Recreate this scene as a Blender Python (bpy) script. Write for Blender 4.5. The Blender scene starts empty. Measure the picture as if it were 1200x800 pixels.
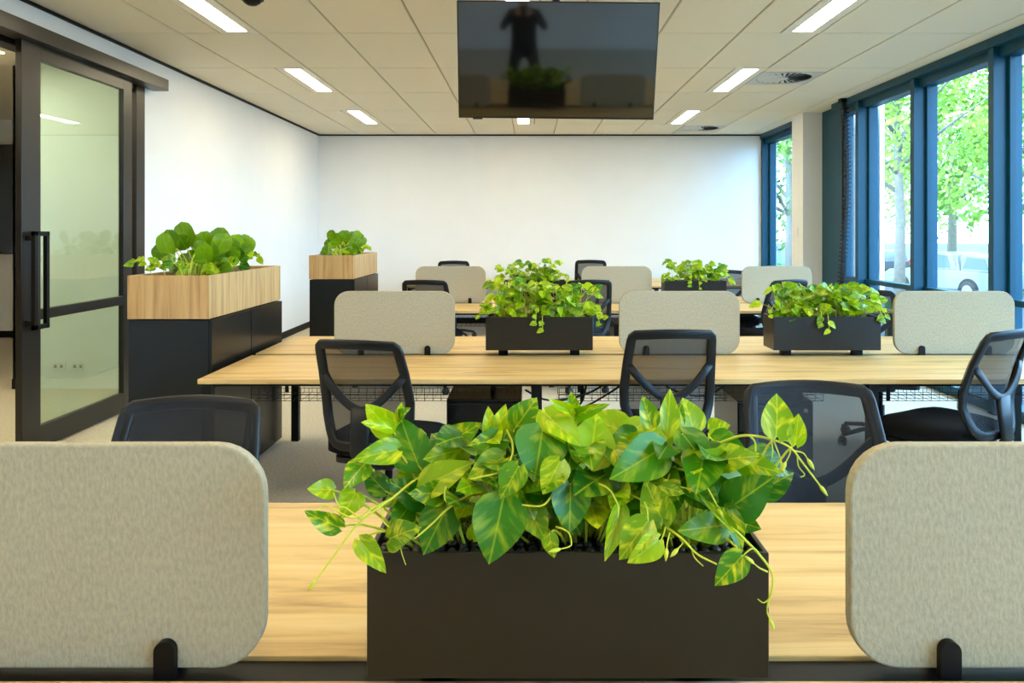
import bpy, math, random
from mathutils import Vector, Matrix
random.seed(7)
R = math.radians
scene = bpy.context.scene
col = scene.collection

# ------------------------------------------------------------------ camera
EYE = 1.46          # eye height, metres
FPX = 884.0         # focal length in pixels of the 1200 px frame
VX, VY = 620.0, 271.0
cam_data = bpy.data.cameras.new('camera')
cam_data.sensor_width = 36.0
cam_data.lens = FPX / 1200.0 * 36.0
cam_data.shift_x = (600.0 - VX) / 1200.0
cam_data.shift_y = -(400.0 - VY) / 1200.0
cam_data.clip_start = 0.02
cam_data.clip_end = 400
cam = bpy.data.objects.new('camera', cam_data)
cam.location = (0, 0, EYE)
cam.rotation_euler = (R(90), 0, 0)
col.objects.link(cam)
scene.camera = cam

# ------------------------------------------------------------------ world, sun, exposure
LAMP = 24.0                      # radiance of the ceiling light diffusers
LAMP_COL = (1.0, 0.86, 0.57, 1)
world = bpy.data.worlds.new('world')
scene.world = world
world.use_nodes = True
wn = world.node_tree.nodes
wn['Background'].inputs[0].default_value = (0.36, 0.66, 1.0, 1)
wn['Background'].inputs[1].default_value = 9.5
sun_data = bpy.data.lights.new('sun', 'SUN')
sun_data.energy = 3.0
sun_data.angle = R(1.5)
sun_data.color = (1.0, 0.93, 0.78)
sun = bpy.data.objects.new('sun', sun_data)
sun.rotation_euler = Vector((0.55, 0.35, -0.8)).to_track_quat('-Z', 'Y').to_euler()
sun.location = (0, 0, 30)
col.objects.link(sun)
scene.view_settings.view_transform = 'Standard'
scene.view_settings.look = 'None'
scene.view_settings.exposure = 0.72
scene.view_settings.gamma = 1.0
scene.view_settings.use_curve_mapping = False
scene.cycles.use_denoising = True
scene.cycles.max_bounces = 10
scene.cycles.transparent_max_bounces = 24
scene.cycles.sample_clamp_indirect = 8.0

def P(x, y, d):
    """point seen at pixel (x, y) at distance d from the camera plane"""
    return Vector(((x - VX) * d / FPX, d, EYE - (y - VY) * d / FPX))

# ------------------------------------------------------------------ materials
def lin(r, g, b):
    f = lambda c: (c / 255 / 12.92) if c / 255 <= 0.04045 else ((c / 255 + 0.055) / 1.055) ** 2.4
    return (f(r), f(g), f(b), 1)

def new_mat(name):
    m = bpy.data.materials.new(name)
    m.use_nodes = True
    return m, m.node_tree.nodes, m.node_tree.links, m.node_tree.nodes['Principled BSDF']

def plain(name, c, rough=0.5, metal=0.0, spec=0.5, noise=0.0, nscale=40, bump=0.0):
    m, n, l, b = new_mat(name)
    b.inputs['Base Color'].default_value = c
    b.inputs['Roughness'].default_value = rough
    b.inputs['Metallic'].default_value = metal
    b.inputs['Specular IOR Level'].default_value = spec
    if noise or bump:
        tc = n.new('ShaderNodeTexCoord')
        nz = n.new('ShaderNodeTexNoise'); nz.inputs['Scale'].default_value = nscale; nz.inputs['Detail'].default_value = 4
        l.new(tc.outputs['Object'], nz.inputs['Vector'])
        if noise:
            rp = n.new('ShaderNodeValToRGB')
            rp.color_ramp.elements[0].position = 0.3; rp.color_ramp.elements[1].position = 0.7
            rp.color_ramp.elements[0].color = tuple(x * (1 - noise) for x in c[:3]) + (1,)
            rp.color_ramp.elements[1].color = tuple(min(1, x * (1 + noise)) for x in c[:3]) + (1,)
            l.new(nz.outputs['Fac'], rp.inputs['Fac']); l.new(rp.outputs['Color'], b.inputs['Base Color'])
        if bump:
            bp = n.new('ShaderNodeBump'); bp.inputs['Strength'].default_value = bump; bp.inputs['Distance'].default_value = 0.004
            l.new(nz.outputs['Fac'], bp.inputs['Height']); l.new(bp.outputs['Normal'], b.inputs['Normal'])
    return m

def wood(name, c1, c2, c3, stretch, rough=0.42):
    m, n, l, b = new_mat(name)
    tc = n.new('ShaderNodeTexCoord')
    mp = n.new('ShaderNodeMapping'); mp.inputs['Scale'].default_value = stretch
    l.new(tc.outputs['Object'], mp.inputs['Vector'])
    nz = n.new('ShaderNodeTexNoise'); nz.inputs['Scale'].default_value = 1.0; nz.inputs['Detail'].default_value = 7
    nz.inputs['Roughness'].default_value = 0.62; nz.inputs['Distortion'].default_value = 0.6
    l.new(mp.outputs['Vector'], nz.inputs['Vector'])
    rp = n.new('ShaderNodeValToRGB')
    e = rp.color_ramp.elements
    e[0].position = 0.30; e[0].color = c2
    e[1].position = 0.66; e[1].color = c3
    mid = e.new(0.46); mid.color = c1
    l.new(nz.outputs['Fac'], rp.inputs['Fac']); l.new(rp.outputs['Color'], b.inputs['Base Color'])
    b.inputs['Roughness'].default_value = rough
    b.inputs['Specular IOR Level'].default_value = 0.4
    return m

def glass(name, tint, ior=1.5, rough=0.0):
    m, n, l, b = new_mat(name)
    n.remove(b)
    out = n['Material Output']
    tr = n.new('ShaderNodeBsdfTransparent'); tr.inputs[0].default_value = tint
    gl = n.new('ShaderNodeBsdfGlossy'); gl.inputs['Roughness'].default_value = rough
    lw = n.new('ShaderNodeLayerWeight'); lw.inputs['Blend'].default_value = 0.5      # Schlick reflectance of a thin pane
    pw = n.new('ShaderNodeMath'); pw.operation = 'POWER'; pw.inputs[1].default_value = 5.0
    l.new(lw.outputs['Facing'], pw.inputs[0])
    f0 = ((ior - 1) / (ior + 1)) ** 2
    fr = n.new('ShaderNodeMath'); fr.operation = 'MULTIPLY_ADD'; fr.inputs[1].default_value = 1 - f0; fr.inputs[2].default_value = f0
    l.new(pw.outputs[0], fr.inputs[0])
    mx = n.new('ShaderNodeMixShader')
    l.new(fr.outputs[0], mx.inputs[0]); l.new(tr.outputs[0], mx.inputs[1]); l.new(gl.outputs[0], mx.inputs[2])
    l.new(mx.outputs[0], out.inputs['Surface'])
    return m

def emit(name, c, s):
    m, n, l, b = new_mat(name)
    b.inputs['Base Color'].default_value = (0.8, 0.8, 0.8, 1)
    b.inputs['Emission Color'].default_value = c
    b.inputs['Emission Strength'].default_value = s
    return m

def mesh_fabric(name, c, alpha):
    m, n, l, b = new_mat(name)
    b.inputs['Base Color'].default_value = c
    b.inputs['Roughness'].default_value = 0.75
    b.inputs['Alpha'].default_value = alpha
    return m

def leaf_mat(name, dark, mid, light, vari=0.5):
    m, n, l, b = new_mat(name)
    uv = n.new('ShaderNodeUVMap')
    oi = n.new('ShaderNodeObjectInfo')
    sep = n.new('ShaderNodeSeparateXYZ'); l.new(uv.outputs['UV'], sep.inputs[0])
    # distance from the midrib
    sub = n.new('ShaderNodeMath'); sub.operation = 'SUBTRACT'; sub.inputs[1].default_value = 0.5
    l.new(sep.outputs['X'], sub.inputs[0])
    ab = n.new('ShaderNodeMath'); ab.operation = 'ABSOLUTE'; l.new(sub.outputs[0], ab.inputs[0])
    # streaks that run outward and tipward from the midrib
    ad = n.new('ShaderNodeMath'); ad.operation = 'MULTIPLY_ADD'; ad.inputs[1].default_value = -0.9
    l.new(ab.outputs[0], ad.inputs[0]); l.new(sep.outputs['Y'], ad.inputs[2])
    cmb = n.new('ShaderNodeCombineXYZ')
    l.new(ad.outputs[0], cmb.inputs['X']); l.new(sub.outputs[0], cmb.inputs['Y'])
    rnd = n.new('ShaderNodeMath'); rnd.operation = 'MULTIPLY'; rnd.inputs[1].default_value = 37.0
    l.new(oi.outputs['Random'], rnd.inputs[0]); l.new(rnd.outputs[0], cmb.inputs['Z'])
    mp = n.new('ShaderNodeMapping'); mp.inputs['Scale'].default_value = (5.0, 2.2, 1.0)
    l.new(cmb.outputs[0], mp.inputs['Vector'])
    nz = n.new('ShaderNodeTexNoise'); nz.inputs['Scale'].default_value = 1.0; nz.inputs['Detail'].default_value = 3
    l.new(mp.outputs[0], nz.inputs['Vector'])
    rp = n.new('ShaderNodeValToRGB')
    rp.color_ramp.elements[0].position = 0.5; rp.color_ramp.elements[0].color = (0, 0, 0, 1)
    rp.color_ramp.elements[1].position = 0.74; rp.color_ramp.elements[1].color = (1, 1, 1, 1)
    l.new(nz.outputs['Fac'], rp.inputs['Fac'])
    # green of this leaf: dark to mid by object random
    base = n.new('ShaderNodeMix'); base.data_type = 'RGBA'
    base.inputs[6].default_value = dark; base.inputs[7].default_value = mid
    l.new(oi.outputs['Random'], base.inputs[0])
    var = n.new('ShaderNodeMath'); var.operation = 'MULTIPLY'; var.inputs[1].default_value = vari
    l.new(rp.outputs['Color'], var.inputs[0])
    m1 = n.new('ShaderNodeMix'); m1.data_type = 'RGBA'
    l.new(var.outputs[0], m1.inputs[0]); l.new(base.outputs[2], m1.inputs[6]); m1.inputs[7].default_value = light
    # pale midrib
    rib = n.new('ShaderNodeMapRange'); rib.inputs[1].default_value = 0.0; rib.inputs[2].default_value = 0.028
    rib.inputs[3].default_value = 0.5; rib.inputs[4].default_value = 0.0
    l.new(ab.outputs[0], rib.inputs[0])
    m2 = n.new('ShaderNodeMix'); m2.data_type = 'RGBA'
    l.new(rib.outputs[0], m2.inputs[0]); l.new(m1.outputs[2], m2.inputs[6]); m2.inputs[7].default_value = light
    l.new(m2.outputs[2], b.inputs['Base Color'])
    b.inputs['Roughness'].default_value = 0.33
    b.inputs['Specular IOR Level'].default_value = 0.45
    out = n['Material Output']
    tl = n.new('ShaderNodeBsdfTranslucent'); l.new(m2.outputs[2], tl.inputs['Color'])
    mx = n.new('ShaderNodeMixShader'); mx.inputs[0].default_value = 0.3
    l.new(b.outputs[0], mx.inputs[1]); l.new(tl.outputs[0], mx.inputs[2])
    l.new(mx.outputs[0], out.inputs['Surface'])
    return m

M = {}
M['wall'] = plain('white_wall_paint', lin(238, 238, 236), 0.7, spec=0.25, noise=0.012, nscale=3)
M['tile'] = plain('ceiling_tile', lin(234, 225, 202), 0.9, spec=0.1, noise=0.05, nscale=220)
M['grid'] = plain('ceiling_grid', lin(176, 165, 142), 0.6)
M['carpet'] = plain('carpet', lin(196, 186, 166), 0.97, spec=0.05, noise=0.13, nscale=55, bump=0.6)
M['black'] = plain('black_powder_coat', lin(15, 14, 14), 0.5, spec=0.22)
M['planter'] = plain('planter_charcoal', lin(27, 23, 17), 0.36, spec=0.45, noise=0.06, nscale=9)
M['cabinet'] = plain('cabinet_charcoal', lin(13, 16, 17), 0.27, spec=0.3)
M['frame_sky_tint'] = plain('window_frame_black_sky_tint', lin(6, 66, 88), 0.4, metal=0.0, spec=0.3)  # black frames; the blue of the reflected sky is put into the base colour
M['door_frame'] = plain('door_frame_bronze', lin(26, 22, 18), 0.34, spec=0.5)
M['plastic'] = plain('black_plastic', lin(12, 15, 20), 0.42, spec=0.35)
M['chair_fabric'] = plain('chair_fabric', lin(14, 15, 18), 0.9, spec=0.15, noise=0.2, nscale=150)
M['chair_mesh'] = mesh_fabric('chair_mesh', lin(20, 26, 36), 0.8)
M['rubber'] = plain('rubber', lin(15, 15, 16), 0.6)
M['metal'] = plain('brushed_steel', lin(170, 172, 175), 0.3, metal=1.0)
M['felt'] = plain('grey_felt', lin(178, 168, 144), 0.95, spec=0.05, noise=0.12, nscale=70, bump=0.35)
fn = M['felt'].node_tree
fm_ = fn.nodes.new('ShaderNodeMapping'); fm_.inputs['Scale'].default_value = (2.3, 2.3, 1.1)
fn.links.new(fn.nodes['Texture Coordinate'].outputs['Object'], fm_.inputs['Vector']); fn.links.new(fm_.outputs['Vector'], fn.nodes['Noise Texture'].inputs['Vector'])
M['felt_edge'] = plain('felt_edge', lin(214, 210, 200), 0.95, spec=0.05)
M['wood'] = wood('oak_desk_top', lin(208, 172, 110), lin(166, 128, 76), lin(222, 190, 130), (1.3, 17, 17))
M['wood_v'] = wood('oak_planter_wood', lin(190, 150, 96), lin(150, 112, 68), lin(206, 168, 114), (26, 26, 1.6))
M['screen'] = plain('tv_screen', lin(9, 9, 11), 0.05, spec=1.0)
M['bezel'] = plain('tv_bezel', lin(12, 12, 12), 0.3)
M['glass'] = glass('window_glass', (0.93, 0.97, 0.98, 1), 1.45)
M['door_glass'] = glass('door_glass', (0.83, 0.97, 0.935, 1), 1.75)
M['lamp'] = emit('lamp_diffuser', LAMP_COL, LAMP)
M['lamp_frame'] = plain('lamp_frame', lin(236, 228, 210), 0.5)
M['diffuser'] = plain('diffuser_plate', lin(206, 206, 200), 0.5)
M['diffuser_dark'] = plain('diffuser_void', lin(40, 42, 44), 0.8)
M['pebble'] = plain('black_pebble', lin(52, 50, 48), 0.32, spec=0.5)
M['soil'] = plain('dark_soil', lin(22, 19, 16), 0.95)
M['white_plastic'] = plain('white_plastic', lin(232, 232, 230), 0.4)
M['leaf'] = leaf_mat('pothos_leaf', lin(76, 138, 2), lin(166, 200, 4), lin(250, 242, 44), 0.85)
M['leaf_dark'] = leaf_mat('pothos_leaf_dark', lin(28, 100, 12), lin(76, 142, 8), lin(210, 222, 36), 0.5)
M['leaf_round'] = leaf_mat('round_leaf', lin(66, 112, 4), lin(122, 166, 10), lin(166, 196, 30), 0.4)
M['stem'] = plain('yellow_green_stem', lin(206, 212, 60), 0.5)
M['white_paint'] = plain('car_white', lin(122, 127, 134), 0.25, spec=0.6)
M['grey_paint'] = plain('car_grey', lin(60, 72, 86), 0.2, spec=0.6)
M['car_glass'] = plain('car_glass', lin(30, 52, 70), 0.05, spec=0.8)
M['red'] = plain('tail_light_red', lin(170, 14, 24), 0.25)
M['asphalt'] = plain('asphalt', lin(62, 64, 68), 0.95, noise=0.12, nscale=3)
M['grass'] = plain('grass', lin(52, 110, 34), 0.95, noise=0.3, nscale=6)
M['bark'] = plain('pale_bark', lin(112, 104, 92), 0.9, noise=0.25, nscale=9)
M['tree_leaf'] = plain('tree_foliage', lin(100, 142, 28), 0.7, noise=0.4, nscale=1.2)
M['tree_leaf2'] = plain('tree_foliage_pale', lin(130, 162, 44), 0.7, noise=0.35, nscale=1.2)
M['cloth'] = plain('dark_clothing', lin(30, 30, 36), 0.9)
M['skin'] = plain('skin', lin(190, 140, 112), 0.55)
M['hair'] = plain('dark_hair', lin(30, 24, 20), 0.6)

# ------------------------------------------------------------------ mesh helpers
class MB:
    def __init__(self):
        self.v = []; self.f = []; self.uv = None
    def box(self, x0, x1, y0, y1, z0, z1):
        i = len(self.v)
        self.v += [(x0, y0, z0), (x1, y0, z0), (x1, y1, z0), (x0, y1, z0), (x0, y0, z1), (x1, y0, z1), (x1, y1, z1), (x0, y1, z1)]
        self.f += [(i, i+3, i+2, i+1), (i+4, i+5, i+6, i+7), (i, i+1, i+5, i+4), (i+1, i+2, i+6, i+5), (i+2, i+3, i+7, i+6), (i+3, i, i+4, i+7)]
        return self
    def tube(self, pts, r, n=8, closed=False, r2=None, up=(0, 0, 1), sq=1.0):
        """sweep an ellipse (r along 'side', r2 along 'up') along pts; r may be a list"""
        pts = [Vector(p) for p in pts]; N = len(pts)
        rs = r if isinstance(r, (list, tuple)) else [r] * N
        start = len(self.v); up = Vector(up)
        for k, p in enumerate(pts):
            a = pts[(k - 1) % N] if (closed or k > 0) else p
            b = pts[(k + 1) % N] if (closed or k < N - 1) else p
            t = (b - a)
            if t.length < 1e-9: t = Vector((0, 0, 1))
            t.normalize()
            u = up - t * up.dot(t)
            if u.length < 0.05:
                alt = Vector((0, 1, 0)) if abs(t.y) < 0.9 else Vector((1, 0, 0))
                u = alt - t * alt.dot(t)
            u.normalize(); s = t.cross(u)
            rb = rs[k] if r2 is None else r2
            for j in range(n):
                th = 2 * math.pi * j / n
                ct, sn = math.cos(th), math.sin(th)
                ct = math.copysign(abs(ct) ** sq, ct); sn = math.copysign(abs(sn) ** sq, sn)
                self.v.append(tuple(p + s * (ct * rs[k]) + u * (sn * rb)))
        segs = N if closed else N - 1
        for k in range(segs):
            a0 = start + k * n; b0 = start + ((k + 1) % N) * n
            for j in range(n):
                self.f.append((a0 + j, a0 + (j + 1) % n, b0 + (j + 1) % n, b0 + j))
        if not closed:
            self.f.append(tuple(start + j for j in reversed(range(n))))
            self.f.append(tuple(start + (N - 1) * n + j for j in range(n)))
        return self
    def lathe(self, prof, n=16, c=(0, 0, 0), axis='z'):
        start = len(self.v)
        for (r, h) in prof:
            for j in range(n):
                th = 2 * math.pi * j / n
                x, y = r * math.cos(th), r * math.sin(th)
                if axis == 'z': q = (c[0] + x, c[1] + y, c[2] + h)
                elif axis == 'x': q = (c[0] + h, c[1] + x, c[2] + y)
                else: q = (c[0] + x, c[1] + h, c[2] - y)
                self.v.append(q)
        for k in range(len(prof) - 1):
            for j in range(n):
                self.f.append((start + k*n + j, start + k*n + (j+1) % n, start + (k+1)*n + (j+1) % n, start + (k+1)*n + j))
        self.f.append(tuple(start + j for j in reversed(range(n))))
        self.f.append(tuple(start + (len(prof)-1)*n + j for j in range(n)))
        return self
    def prism(self, poly, a0, a1, axis='y'):
        """extrude a 2D polygon: axis y -> poly is (x,z); axis x -> (y,z); axis z -> (x,y)"""
        i = len(self.v); n = len(poly)
        for a in (a0, a1):
            for (p, q) in poly:
                self.v.append((p, a, q) if axis == 'y' else (a, p, q) if axis == 'x' else (p, q, a))
        self.f.append(tuple(range(i, i + n))); self.f.append(tuple(reversed(range(i + n, i + 2 * n))))
        for k in range(n):
            self.f.append((i + k, i + n + k, i + n + (k + 1) % n, i + (k + 1) % n))
        return self
    def mesh(self, name, mat, smooth=False, recalc=True):
        me = bpy.data.meshes.new(name)
        me.from_pydata(self.v, [], self.f)
        if recalc:
            import bmesh
            bm = bmesh.new(); bm.from_mesh(me); bmesh.ops.recalc_face_normals(bm, faces=bm.faces); bm.to_mesh(me); bm.free()
        if smooth:
            me.polygons.foreach_set('use_smooth', [True] * len(me.polygons))
        me.materials.append(mat)
        me.update()
        return me
    def build(self, name, mat, parent=None, smooth=False, bevel=0.0, seg=2, angle=True):
        o = bpy.data.objects.new(name, self.mesh(name, mat, smooth))
        col.objects.link(o)
        if parent: o.parent = parent
        if bevel:
            b = o.modifiers.new('bevel', 'BEVEL'); b.width = bevel; b.segments = seg; b.limit_method = 'ANGLE'; b.angle_limit = R(40)
            o.data.polygons.foreach_set('use_smooth', [True] * len(o.data.polygons))
            w = o.modifiers.new('wn', 'WEIGHTED_NORMAL'); w.keep_sharp = False
        return o

def tag(o, label=None, cat=None, group=None, kind=None):
    if label: o['label'] = label
    if cat: o['category'] = cat
    if group: o['group'] = group
    if kind: o['kind'] = kind
    return o

def empty(name, loc=(0, 0, 0), rz=0.0):
    o = bpy.data.objects.new(name, None); o.empty_display_size = 0.1
    o.location = loc; o.rotation_euler = (0, 0, rz)
    col.objects.link(o)
    return o

def inst(name, me, parent, mw=None):
    o = bpy.data.objects.new(name, me); col.objects.link(o)
    if parent: o.parent = parent
    if mw is not None: o.matrix_local = mw
    return o

def copy_tree(o, parent=None):
    c = o.copy(); col.objects.link(c); c.parent = parent
    for ch in o.children: copy_tree(ch, c)
    return c

def struct(mb, name, mat, parent=None, bevel=0.0):
    o = mb.build(name, mat, parent, bevel=bevel)
    if parent is None: o['kind'] = 'structure'
    return o

def rrect(x0, x1, z0, z1, r, n=7):
    pts = []
    for cx, cz, a in ((x1 - r, z1 - r, 0), (x0 + r, z1 - r, 90), (x0 + r, z0 + r, 180), (x1 - r, z0 + r, 270)):
        for k in range(n + 1):
            th = R(a + 90 * k / n)
            pts.append((cx + r * math.cos(th), cz + r * math.sin(th)))
    return pts

# ------------------------------------------------------------------ room shell
XL, XR, YB, YF, ZC = -3.35, 3.84, 12.0, -2.6, 3.0
struct(MB().box(-9.2, XR + 0.06, YF - 0.1, YB + 0.1, -0.12, 0.0), 'floor', M['carpet'])
struct(MB().box(XL - 0.1, XR + 0.1, YB, YB + 0.12, 0.0, 3.15), 'wall_back', M['wall'])
struct(MB().box(-9.2, XR + 0.1, YF - 0.12, YF, 0.0, 3.15), 'wall_front', M['wall'])
DOOR0, DOOR1, DOORZ = 2.6, 6.54, 2.72
wl = MB().box(XL - 0.12, XL, DOOR1, YB, 0, 3.15).box(XL - 0.12, XL, YF, DOOR0, 0, 3.15).box(XL - 0.12, XL, DOOR0, DOOR1, DOORZ, 3.15)
struct(wl, 'wall_left', M['wall'])
# room beyond the glass door
struct(MB().box(-4.79, XL - 0.12, 7.0, 7.12, 0, 3.15), 'wall_inner', M['wall'])
struct(MB().box(-4.79, -4.69, 7.0, 10.4, 0, 3.15), 'wall_inner_side', M['wall'])
struct(MB().box(-9.2, -4.7, 10.4, 10.52, 0, 3.15), 'wall_outer', M['wall'])
struct(MB().box(-9.32, -9.2, YF, 10.5, 0, 3.15), 'wall_outer_side', M['wall'])
struct(MB().box(-9.3, XL - 0.12, YF, YB, ZC, 3.15), 'ceiling_inner', M['tile'])
struct(MB().box(-4.79, -4.72, 6.985, 7.0, 0, 0.09), 'baseboard_inner', M['black'])
struct(MB().box(-9.2, -4.8, 10.385, 10.4, 0, 0.09), 'baseboard_outer', M['black'])
struct(MB().box(XL, XL + 0.014, DOOR1, YB, 0, 0.09), 'baseboard_left', M['black'])
struct(MB().box(XL, XR, YB - 0.014, YB, 0, 0.09), 'baseboard_back', M['black'])
struct(MB().box(XL, XL + 0.02, YF, YB, ZC - 0.022, ZC - 0.001), 'trim_1', M['black'])
struct(MB().box(XL, XR - 0.14, YB - 0.02, YB, ZC - 0.022, ZC - 0.001), 'trim_2', M['black'])
# square column on the window side
struct(MB().box(3.55, XR + 0.05, 9.78, 10.19, 0, ZC), 'wall_column', M['wall'], bevel=0.004)

# ------------------------------------------------------------------ ceiling with tiles
ceil = struct(MB().box(XL - 0.1, XR + 0.3, YF, YB + 0.1, ZC + 0.012, 3.2), 'ceiling', M['grid'])
SX = [-3.34 + 0.622 * k for k in range(12)] + [XR - 0.02]
SY = [5.868 + 1.2447 * j for j in range(-6, 5)]
SY = [YF + 0.01] + SY + [YB - 0.005]
tile_cache = {}
def tile(x0, x1, y0, y1):
    g = 0.008
    w, d = x1 - x0 - 2 * g, y1 - y0 - 2 * g
    if w < 0.02 or d < 0.02: return
    key = (round(w, 3), round(d, 3))
    if key not in tile_cache:
        b = 0.004; mb = MB()
        mb.v = [(-w/2, -d/2, .012), (w/2, -d/2, .012), (w/2, d/2, .012), (-w/2, d/2, .012),
                (-w/2, -d/2, b), (w/2, -d/2, b), (w/2, d/2, b), (-w/2, d/2, b),
                (-w/2+b, -d/2+b, 0), (w/2-b, -d/2+b, 0), (w/2-b, d/2-b, 0), (-w/2+b, d/2-b, 0)]
        mb.f = [(0, 1, 2, 3)] + [(i, (i+1) % 4, (i+1) % 4 + 4, i + 4) for i in range(4)] + [(i+4, (i+1) % 4 + 4, (i+1) % 4 + 8, i + 8) for i in range(4)] + [(8, 9, 10, 11)]
        tile_cache[key] = mb.mesh('ceiling_tile', M['tile'])
    inst('ceiling_tile', tile_cache[key], ceil, Matrix.Translation(((x0+x1)/2, (y0+y1)/2, ZC)))
light_rows = {1: 1, 3: 1, 5: 1, 7: 1, 9: 1, 11: 1}
LIGHT_ROWS = [i for i in range(len(SY) - 1) if any(abs(SY[i] - t) < 0.05 for t in (-0.355, 2.134, 4.623, 7.113, 9.602))]
lights = []; vents = []
for i in range(len(SY) - 1):
    for k in range(len(SX) - 1):
        x0, x1, y0, y1 = SX[k], SX[k+1], SY[i], SY[i+1]
        if i in LIGHT_ROWS and k in (2-1, 8):        # right half of the cell is a light
            tile(x0, x0 + 0.318, y0, y1); lights.append((x0 + 0.318, x1, y0, y1)); continue
        if i in LIGHT_ROWS and k == 5:
            tile(x0 + 0.304, x1, y0, y1); lights.append((x0, x0 + 0.304, y0, y1)); continue
        if k == 9 and abs(y0 - 7.113) < 0.05:
            tile(x0, x1, y0, 7.30); tile(x0, x1, 7.92, y1); vents.append((x0, x1, 7.30, 7.92)); continue
        if k == 9 and abs(y0 - 10.847) < 0.05:
            tile(x0, x1, y0, 11.0); tile(x0, x1, 11.62, y1); vents.append((x0, x1, 11.0, 11.62)); continue
        tile(x0, x1, y0, y1)

# ------------------------------------------------------------------ windows on the right
MULL = [-2.65, -1.41, -0.17, 1.07, 2.31, 3.55, 4.79, 6.03, 7.27, 8.5]
def window(n, y0, y1, last=False):
    """one bay: mullion at its near side, head, sill, middle rail and two panes"""
    f = MB()
    f.box(3.69, 3.84, y0 - 0.035, y0 + 0.035, 0, ZC)              # mullion
    f.box(3.80, 3.90, y0 - 0.07, y0 + 0.07, 0, ZC)                # wider outer web
    f.box(3.70, 3.705, y0 - 0.012, y0 + 0.012, 0, ZC - 0.16)
    if last:
        f.box(3.69 if n == 11 else 3.80, 3.84, y1 - 0.06, y1, 0, ZC); f.box(3.80, 3.90, y1 - 0.1, y1, 0, ZC)
    f.box(3.67, 3.86, y0, y1, 2.925, ZC)                          # head box
    f.box(3.74, 3.88, y0, y1, 2.845, 2.925)                       # head frame
    f.box(3.74, 3.90, y0, y1, 0, 0.09)                            # sill
    f.box(3.775, 3.88, y0, y1, 0.875, 0.925)                      # middle rail
    w = f.build('window_%d' % n, M['frame_sky_tint'], bevel=0.004); w['kind'] = 'structure'
    for z0, z1 in ((0.925, 2.845), (0.09, 0.875)):
        MB().box(3.838, 3.846, y0 + 0.06, y1 - 0.06, z0, z1).build('glass_pane', M['glass'], w)
    return w
for i in range(len(MULL) - 1): window(i + 1, MULL[i], MULL[i+1])
window(10, 8.5, 9.16, True)
window(11, 10.30, 12.0, True)
struct(MB().box(3.80, 3.90, 9.16, 9.79, 0, ZC), 'trim_3', M['frame_sky_tint'])
struct(MB().box(3.74, 3.90, 10.185, 10.3, 0, ZC), 'trim_4', M['frame_sky_tint'])
# head over the column bay so that no gap opens to the sky
struct(MB().box(3.84, 4.0, YF, YB + 0.1, ZC, 3.2), 'trim_5', M['frame_sky_tint'])

# ------------------------------------------------------------------ sliding glass door on the left
dr = MB().box(XL - 0.13, XL + 0.02, DOOR1 - 0.14, DOOR1, 0, DOORZ)
dr.box(XL - 0.13, XL + 0.02, DOOR0, DOOR0 + 0.1, 0, DOORZ).box(XL - 0.13, XL + 0.0, DOOR0, DOOR1, DOORZ - 0.05, DOORZ)
d1 = struct(dr, 'door_1', M['door_frame'], bevel=0.003)
hd = empty('sliding_door', (0, 0, 0))
tag(hd, 'sliding glass door leaf in dark bronze frame hanging on an overhead track', 'door')
L0, L1 = 4.85, 6.20
lx0, lx1 = -3.305, -3.262
MB().box(-3.33, -3.19, 1.9, 6.68, 2.70, 2.80).build('track_header', M['door_frame'], hd, bevel=0.004)
MB().box(lx0, lx1, L0, L0 + 0.19, 0.012, 2.705).build('stile', M['door_frame'], hd, bevel=0.003)
MB().box(lx0, lx1, L1 - 0.13, L1, 0.012, 2.705).build('stile', M['door_frame'], hd, bevel=0.003)
MB().box(lx0, lx1, L0 + 0.19, L1 - 0.13, 0.012, 0.16).build('bottom_rail', M['door_frame'], hd, bevel=0.003)
MB().box(lx0, lx1, L0 + 0.19, L1 - 0.13, 2.60, 2.705).build('top_rail', M['door_frame'], hd, bevel=0.003)
MB().box(lx0, lx1, L0 + 0.19, L1 - 0.13, 0.87, 0.94).build('middle_rail', M['door_frame'], hd, bevel=0.003)
MB().box(-3.288, -3.280, L0 + 0.19, L1 - 0.13, 0.94, 2.60).build('glass_pane', M['door_glass'], hd)
MB().box(-3.288, -3.280, L0 + 0.19, L1 - 0.13, 0.16, 0.87).build('glass_pane', M['door_glass'], hd)
hb = MB().box(-3.222, -3.195, L0 + 0.03, L0 + 0.06, 0.82, 1.46).box(-3.222, -3.195, L0 + 0.15, L0 + 0.18, 0.82, 1.46)
hb.box(-3.222, -3.195, L0 + 0.03, L0 + 0.18, 1.43, 1.46).box(-3.222, -3.195, L0 + 0.03, L0 + 0.18, 0.82, 0.85)
hb.box(-3.262, -3.222, L0 + 0.03, L0 + 0.055, 1.40, 1.43).box(-3.262, -3.222, L0 + 0.03, L0 + 0.055, 0.85, 0.88)
hb.build('pull_handle', M['black'], hd, bevel=0.002)
MB().box(-3.34, -3.32, 2.72, DOOR1 - 0.14, 0.0, 0.01).build('floor_guide', M['black'], hd)
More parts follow.
